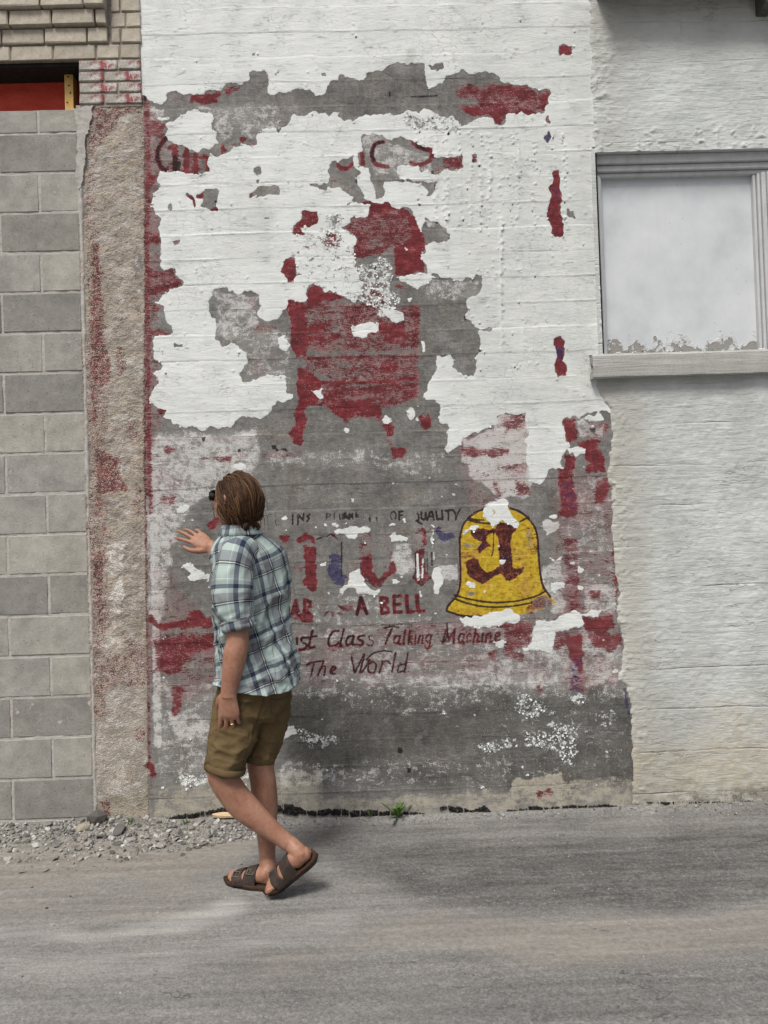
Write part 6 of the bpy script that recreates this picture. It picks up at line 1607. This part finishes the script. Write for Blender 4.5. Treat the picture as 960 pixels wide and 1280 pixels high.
# curved shirt tails, weave follows the body
back = np.maximum(0, -np.sin(th))[None, :]; sides = np.abs(np.cos(th))[None, :]
low = sstep(.70, 1, ti)
V[..., 2] += low * (.030 * sides ** 2 - .016 * back + .03 * np.maximum(0, np.sin(th))[None, :] * .4)
arc = np.cumsum(np.linalg.norm(np.diff(np.concatenate([V[n // 2], V[n // 2][:1]], 0), axis=0), axis=1)); arc = np.concatenate([[0], arc[:-1]])
we = np.zeros((n, m, 3)); we[..., 0] = arc[None, :] * (1 + 0 * ti); we[..., 1] = V[..., 2]
tc = W(314, 760, TY)
def sdisp(p, t, s):
    w_ = .25 + .75 * sstep(.25, .6, t)
    d = folds(p, (.55, -.3, .75), 9) * .0125 * w_ + folds(p, (-.75, .2, .35), 13, .35) * .0105 * sstep(.45, .8, t)
    d += nz3(p, 5) * .012 * t + folds(p, (-.3, .1, .95), 8, .2) * .006 * sstep(.5, .95, t)
    d += .006 * math.exp(-((t - .60) / .10) ** 2) * math.sin(s * 37 + t * 14)
    return d - .004
shirt = cloth(V, we, 'shirt', M_plaid, person, disp=sdisp)
shirt['label'] = 'blue, mint and white plaid shirt with rolled sleeves'
def sleeve(pts, rad, hint, mat, parent, name, seed, cuff=True):
    A = crom(np.concatenate([vec(pts), vec(rad)[:, None]], 1), 9); C, Rr = A[:, :3], A[:, 3]; m_ = 64; th = np.linspace(0, 2 * np.pi, m_, endpoint=False)
    Tn = np.gradient(C, axis=0); Tn /= np.linalg.norm(Tn, axis=1)[:, None]; V = []
    for c_, t_, r__ in zip(C, Tn, Rr):
        a = unit(vec(hint) - t_ * np.dot(hint, t_)); b = np.cross(t_, a)
        V.append(c_ + (np.cos(th)[:, None] * a + np.sin(th)[:, None] * b) * r__)
    V = np.array(V); s_ = np.concatenate([[0], np.cumsum(np.linalg.norm(np.diff(C, axis=0), axis=1))])
    we = np.zeros(V.shape); we[..., 0] = (th * Rr.mean())[None, :] + .02; we[..., 1] = -s_[:, None]
    ax = unit(C[-1] - C[0])
    def dsp(p, t, s):
        k_ = sstep(.30, .85, t)
        q = vec(p) + seed
        side_ = np.cross(ax, [.2, -1, .1])
        return folds(q, side_ + ax * .35, 13, .30) * .011 * (k_ + .15) + folds(q, ax + side_ * .6, 10) * .006 * (1 - k_ * .4) + nz3(q, 8) * .006
    o = cloth(V, we, name, mat, parent, disp=dsp)
    return o, C, Tn, Rr
def cuff_ring(C, Tn, r__, hint, mat, parent, seed, h_=.020):
    th = np.linspace(0, 2 * np.pi, 64, endpoint=False); a = unit(vec(hint) - Tn * np.dot(hint, Tn)); b = np.cross(Tn, a); V = []
    for t, rr_ in [(-1.2, .80), (-1.05, 1.06), (-.5, 1.14), (.0, 1.08), (.25, 1.20), (.8, 1.16), (1.05, 1.04), (.9, .86)]:
        V.append(C + Tn * t * h_ + (np.cos(th)[:, None] * a + np.sin(th)[:, None] * b) * r__ * rr_)
    V = np.array(V); we = np.zeros(V.shape); we[..., 0] = (th * r__)[None, :]; we[..., 1] = np.linspace(.02, .06, len(V))[:, None]
    return cloth(V, we, 'cuff', mat, parent, disp=lambda p, t, s: folds(vec(p) + seed, (1, 0, .35), 20, .4) * .0075 + nz3(p, 30) * .002)
sl, C, Tn, Rr = sleeve([W(306, 688, -.70), W(297, 696, -.75), W(292, 715, -.78), W(292, 745, -.80), W(296, 768, -.81), W(298, 780, -.815)], [.066, .075, .077, .077, .069, .058], (1, 0, 0), M_plaid_s, shirt, 'sleeve', 0.0)
cuff_ring(C[-1] + Tn[-1] * .004, Tn[-1], .0545, (1, 0, 0), M_plaid_s, sl, 1.0)
s2, C, Tn, Rr = sleeve([W(322, 688, -.61), W(327, 698, -.56), W(322, 718, -.50), W(310, 742, -.43), W(300, 755, -.40)], [.066, .080, .078, .068, .058], (1, 0, 0), M_plaid_s, shirt, 'sleeve', 3.0)
cuff_ring(C[-1], Tn[-1], .055, (1, 0, 0), M_plaid_s, s2, 4.0)
# collar
th = np.linspace(0, 2 * np.pi, 60, endpoint=False); V = []
c0 = W(300.5, 664, TY)
for r__, dz in [(.060, .016), (.063, .028), (.067, .034), (.075, .026), (.084, .004), (.089, -.012)]:
    fr2 = np.maximum(0, np.sin(th)); V.append(c0 + np.cos(th)[:, None] * TL * r__ * 1.06 + np.sin(th)[:, None] * TF * (r__ + .012 * 0) + np.array([0, 0, 1.0]) * (dz - .030 * fr2 ** 2 - .006)[:, None])
V = np.array(V); we = np.zeros(V.shape); we[..., 0] = (th * .07)[None, :]; we[..., 1] = np.linspace(0, .05, len(V))[:, None] + .04
cloth(V, we, 'collar', M_plaid_s, shirt, disp=lambda p, t, s: nz3(p, 22) * .004)
# --- shorts and belt
def shorts_material():
    k = NT('olive_brown_twill'); p = k.coord('Object'); n = k.noise(p, 12, 4, .6); f = k.noise(p, 330, 3, .6)
    c = k.ramp(k.math('ADD', k.math('MULTIPLY', n, .65), k.math('MULTIPLY', f, .35)), [(.3, (.080, .054, .026)), (.5, (.122, .085, .042)), (.7, (.168, .122, .066))])
    return k.out(c, .88, k.bump(k.math('ADD', f, k.math('MULTIPLY', n, 2)), .35, .003), .12)
M_shorts = shorts_material()
pv, th_, K_ = trunk_loft([(319, 842, .150, .106), (320, 856, .160, .116), (318, 870, .160, .116), (315, 886, .155, .118), (312, 900, .12, .10)], 44, 5)
nT, mT = pv.shape[:2]
sp_ = [(pv.reshape(-1, 3), [(i * mT + j, i * mT + (j + 1) % mT, (i + 1) * mT + (j + 1) % mT, (i + 1) * mT + j) for i in range(nT - 1) for j in range(mT)] + [tuple(range(mT))[::-1], tuple((nT - 1) * mT + j for j in range(mT))])]
sp_.append(tube([W(303, 862, -.69), W(297, 890, -.71), W(290, 922, -.73), W(283.5, 948, -.742), W(280.5, 963, -.746)], [.094, .097, .091, .082, .0785], (0, 1, 0), 32, 5, True))
sp_.append(tube([W(337, 866, -.60), W(335, 890, -.605), W(330, 920, -.615), W(325, 940, -.622), W(322.5, 950, -.625)], [.088, .087, .077, .068, .066], (0, 1, 0), 32, 5, True))
sm = remesh(sp_, 'shorts', .0055, 6)
co = np.empty(len(sm.vertices) * 3, np.float32); sm.vertices.foreach_get('co', co); co = co.reshape(-1, 3)
nn_ = np.empty(len(sm.vertices) * 3, np.float32); sm.vertices.foreach_get('normal', nn_); nn_ = nn_.reshape(-1, 3)
D = np.array([folds(p, (.5, 0, .85), 10) * .0075 + folds(p + 3, (.9, .1, -.35), 14, .35) * .0075 + nz3(p, 6) * .006 for p in co])
sm.vertices.foreach_set('co', (co + nn_ * D[:, None]).astype(np.float32).ravel()); sm.update()
sho = link('shorts', sm, M_shorts, person)
# hems and a seam line stand out as their own stitched bands
def band(pts, r__, h_, name):
    c_, d_ = vec(pts[0]), unit(vec(pts[1]) - vec(pts[0])); th = np.linspace(0, 2 * np.pi, 48, endpoint=False); a = unit(np.array([0, 1, 0]) - d_ * d_[1]); b = np.cross(d_, a)
    V = np.array([c_ + d_ * t + (np.cos(th)[:, None] * a + np.sin(th)[:, None] * b) * rr_ for t, rr_ in [(-h_, r__ - .001), (-h_ * .9, r__ + .0035), (0, r__ + .0045), (.004, r__ + .002), (.003, r__ - .012)]])
    n, m = V.shape[:2]; V = V + ((V - V.mean(1, keepdims=True)) / r__) * np.array([[nz3(V[i, j], 16) * .005 for j in range(m)] for i in range(n)])[..., None]
    F = [(i * m + j, i * m + (j + 1) % m, (i + 1) * m + (j + 1) % m, (i + 1) * m + j) for i in range(n - 1) for j in range(m)]
    link(name, mesh_from(name, V.reshape(-1, 3), F), M_shorts, sho)
band((W(280.8, 962, -.746), W(279, 969, -.747)), .0785, .022, 'hem'); band((W(322.6, 949, -.625), W(321.5, 956, -.626)), .065, .022, 'hem')
bv, th_, _k = trunk_loft([(319, 838, .153, .109), (319.5, 850, .160, .116)], 60, 3)
n, m = bv.shape[:2]
bo = link('belt', mesh_from('belt', bv.reshape(-1, 3), [(i * m + j, i * m + (j + 1) % m, (i + 1) * m + (j + 1) % m, (i + 1) * m + j) for i in range(n - 1) for j in range(m)]), M_black, person)
# stitched seams laid on the cloth
from mathutils.bvhtree import BVHTree
def seam(o, name, mat, *paths, r=.0011):
    bvh = BVHTree.FromObject(o, bpy.context.evaluated_depsgraph_get()); mw = o.matrix_world.inverted(); parts_ = []
    for path in paths:
        K_ = crom(T(path), 8); pts = []
        for a_, b_ in K_:
            e_ = P(a_, b_, 0.0); d_ = unit(e_ - CAM); hit = bvh.ray_cast(mw @ Vector(CAM), Vector(d_))
            if hit[0] is not None and hit[3] < 3.4: pts.append(np.array(mw.inverted() @ hit[0]) - d_ * .0006)
        if len(pts) > 3: parts_.append(tube(np.array(pts), np.full(len(pts), r), (0, 1, 0), 6, 1, True))
    if parts_:
        v_, f_ = join(parts_); link(name, mesh_from(name, v_, f_), mat, o)
bpy.context.view_layer.update()
M_thread = simple_mat('dark_olive_thread', [(.045, .031, .015), (.065, .046, .022), (.09, .066, .034)])
seam(sho, 'seam', M_thread, '330 872 325 890 318 912 309 938 304 956', '338 873 347 875 357 872', '338 873 339 890', '276 874 283 886 286 900')
M_thread_b = simple_mat('slate_thread', [(.10, .12, .13), (.17, .19, .20), (.26, .28, .29)])
seam(shirt, 'seam', M_thread_b, '314 708 330 704 345 697 357 690', '318 707 326 745 336 785 343 830 345 858', r=.0009)
# --- sandals
M_leather = simple_mat('dark_brown_leather', [(.022, .015, .012), (.042, .030, .025), (.065, .048, .040)], (50, 50, 50), .62, .5, .0012, spec=.3)
M_footbed = simple_mat('brown_cork_footbed', [(.034, .019, .012), (.056, .032, .021), (.08, .048, .032)], (90, 90, 90), .8, .5, .001)
M_sole = simple_mat('dark_rubber_sole', [(.010, .009, .008), (.017, .015, .014), (.028, .025, .023)], (90, 90, 90), .8, .4, .001)
M_buckle = simple_mat('dark_bronze_buckle', [(.05, .042, .034), (.085, .072, .058), (.13, .11, .09)], (90, 90, 90), .35, .2, .0005, spec=.6)
def sandal(ft, label):
    root = empty('sandal', tuple(ft.p(.13, 0, 0))); root.parent = person; root.matrix_parent_inverse = Matrix.Translation(-person.location); root['label'] = label
    out = []
    for t in np.linspace(0, 1, 22):              # outline of the footbed: outer then inner side
        out.append((t * .272 - .004, .034 + .012 * math.sin(math.pi * min(t * 1.05, 1)) ** 1.5 * (t > .0) - .034 * max(0, (.10 - t) / .10) ** 2 - .040 * max(0, (t - .80) / .20) ** 2))
    inn = [(t, -(w_ - .004 * math.sin(math.pi * np.clip((t - .06) / .1, 0, 1)) + (.006 if t > .19 else 0))) for t, w_ in out]
    loop = out + inn[::-1]
    def slab(zb, zt, grow, name, mat, lip=0):
        bm = bmesh.new(); rings = []
        for z, g_ in ((zb, grow - .002), (zb + .002, grow), (zt - .002, grow), (zt, grow - .002), (zt - lip, grow - .008)):
            rings.append([bm.verts.new(ft.p(.132 + (x - .132) * (1 + g_ * 3.5), y * (1 + g_ * 16), z)) for x, y in loop])
        for a, b in zip(rings[:-1], rings[1:]):
            for i in range(len(loop)): bm.faces.new([a[i], a[(i + 1) % len(loop)], b[(i + 1) % len(loop)], b[i]])
        nl = len(out)
        for rg_, fl in ((rings[0], 1), (rings[-1], 0)):
            for i in range(nl - 1):
                q = [rg_[i], rg_[i + 1], rg_[2 * nl - 2 - i], rg_[2 * nl - 1 - i]]
                bm.faces.new(q[::-1] if fl else q)
        bmesh.ops.recalc_face_normals(bm, faces=bm.faces[:])
        return bm_done(bm, name, mat, root, True)
    slab(-.006, .0025, .004, 'sole', M_sole); slab(.003, .020, .003, 'footbed', M_footbed, .004)
    for (x0, x1, h_, nm) in ((.090, .150, .080, 'strap'), (.163, .214, .056, 'strap')):
        th = np.linspace(-.10, math.pi + .10, 26); V = []
        for kx, t in enumerate(np.linspace(0, 1, 9)):
            for a in th:
                fl_ = abs(math.cos(a)); xx = x0 + (x1 - x0) * t; cen = (x0 + x1) / 2
                xx = cen + (xx - cen) * (1 - .12 * math.sin(a)) + (.135 - cen) * .25 * fl_ ** 3
                hh = float(np.interp(xx, [.085, .098, .13, .165, .195, .212, .23], [.094, .089, .077, .063, .053, .047, .042]))
                wy = float(np.interp(xx, [.09, .13, .165, .2, .22], [.040, .0425, .049, .050, .046]))
                V.append(ft.p(xx, wy * math.copysign(fl_ ** .72, math.cos(a)), .014 + (hh - .014) * max(math.sin(a), 0) ** .85 + .06 * min(math.sin(a), 0)))
        F = [(i * 26 + j, i * 26 + j + 1, (i + 1) * 26 + j + 1, (i + 1) * 26 + j) for i in range(8) for j in range(25)]
        o = link('strap', mesh_from('strap', V, F), M_leather, root)
        s_ = o.modifiers.new('thickness', 'SOLIDIFY'); s_.thickness = .0035; s_.offset = 0
        a = 1.05 if ft is nf else 1.9
        cen = (x0 + x1) / 2; q = ft.p(cen, .049 * math.cos(.95), .010 + (h_ * .86) * math.sin(.95)); rb_ = bmesh.new()
        nrm_ = unit(ft.y * ft.side * math.cos(.95) + ft.z * math.sin(.95)); tx = ft.x; ty = np.cross(nrm_, tx)
        for (a0, a1, b0, b1) in ((-.016, .016, .009, .012), (-.016, .016, -.012, -.009), (-.016, -.012, -.009, .009), (.012, .016, -.009, .009), (-.001, .001, -.009, .009)):
            vs = [rb_.verts.new(q + tx * a_ + ty * b_ + nrm_ * n_) for n_ in (.001, .006) for a_, b_ in ((a0, b0), (a1, b0), (a1, b1), (a0, b1))]
            for f_i in ((0, 1, 2, 3), (7, 6, 5, 4), (0, 4, 5, 1), (1, 5, 6, 2), (2, 6, 7, 3), (3, 7, 4, 0)): rb_.faces.new([vs[i] for i in f_i])
        bmesh.ops.recalc_face_normals(rb_, faces=rb_.faces[:])
        bm_done(rb_, 'buckle', M_buckle, root)
sandal(nf, 'left sandal with its heel lifted off the ground'); sandal(ff, 'right sandal flat on the ground')
# wedding ring
p1, p2 = ltips[2][1], ltips[2][2]; d = unit(p2 - p1); c_ = p1 + (p2 - p1) * .55; a = unit(np.cross(d, [0, 1, 0])); b = np.cross(d, a)
ringp = [c_ + (a * math.cos(t) + b * math.sin(t)) * .0100 for t in np.linspace(0, 2 * math.pi, 25)]
kg = NT('gold'); kg.b.inputs['Metallic'].default_value = 1.0; M_gold = kg.out((.75, .52, .22), .3)
v, f = tube(ringp, np.full(25, .0016), tuple(d), 8, 2, False)
link('ring', mesh_from('ring', v, f), M_gold, person)
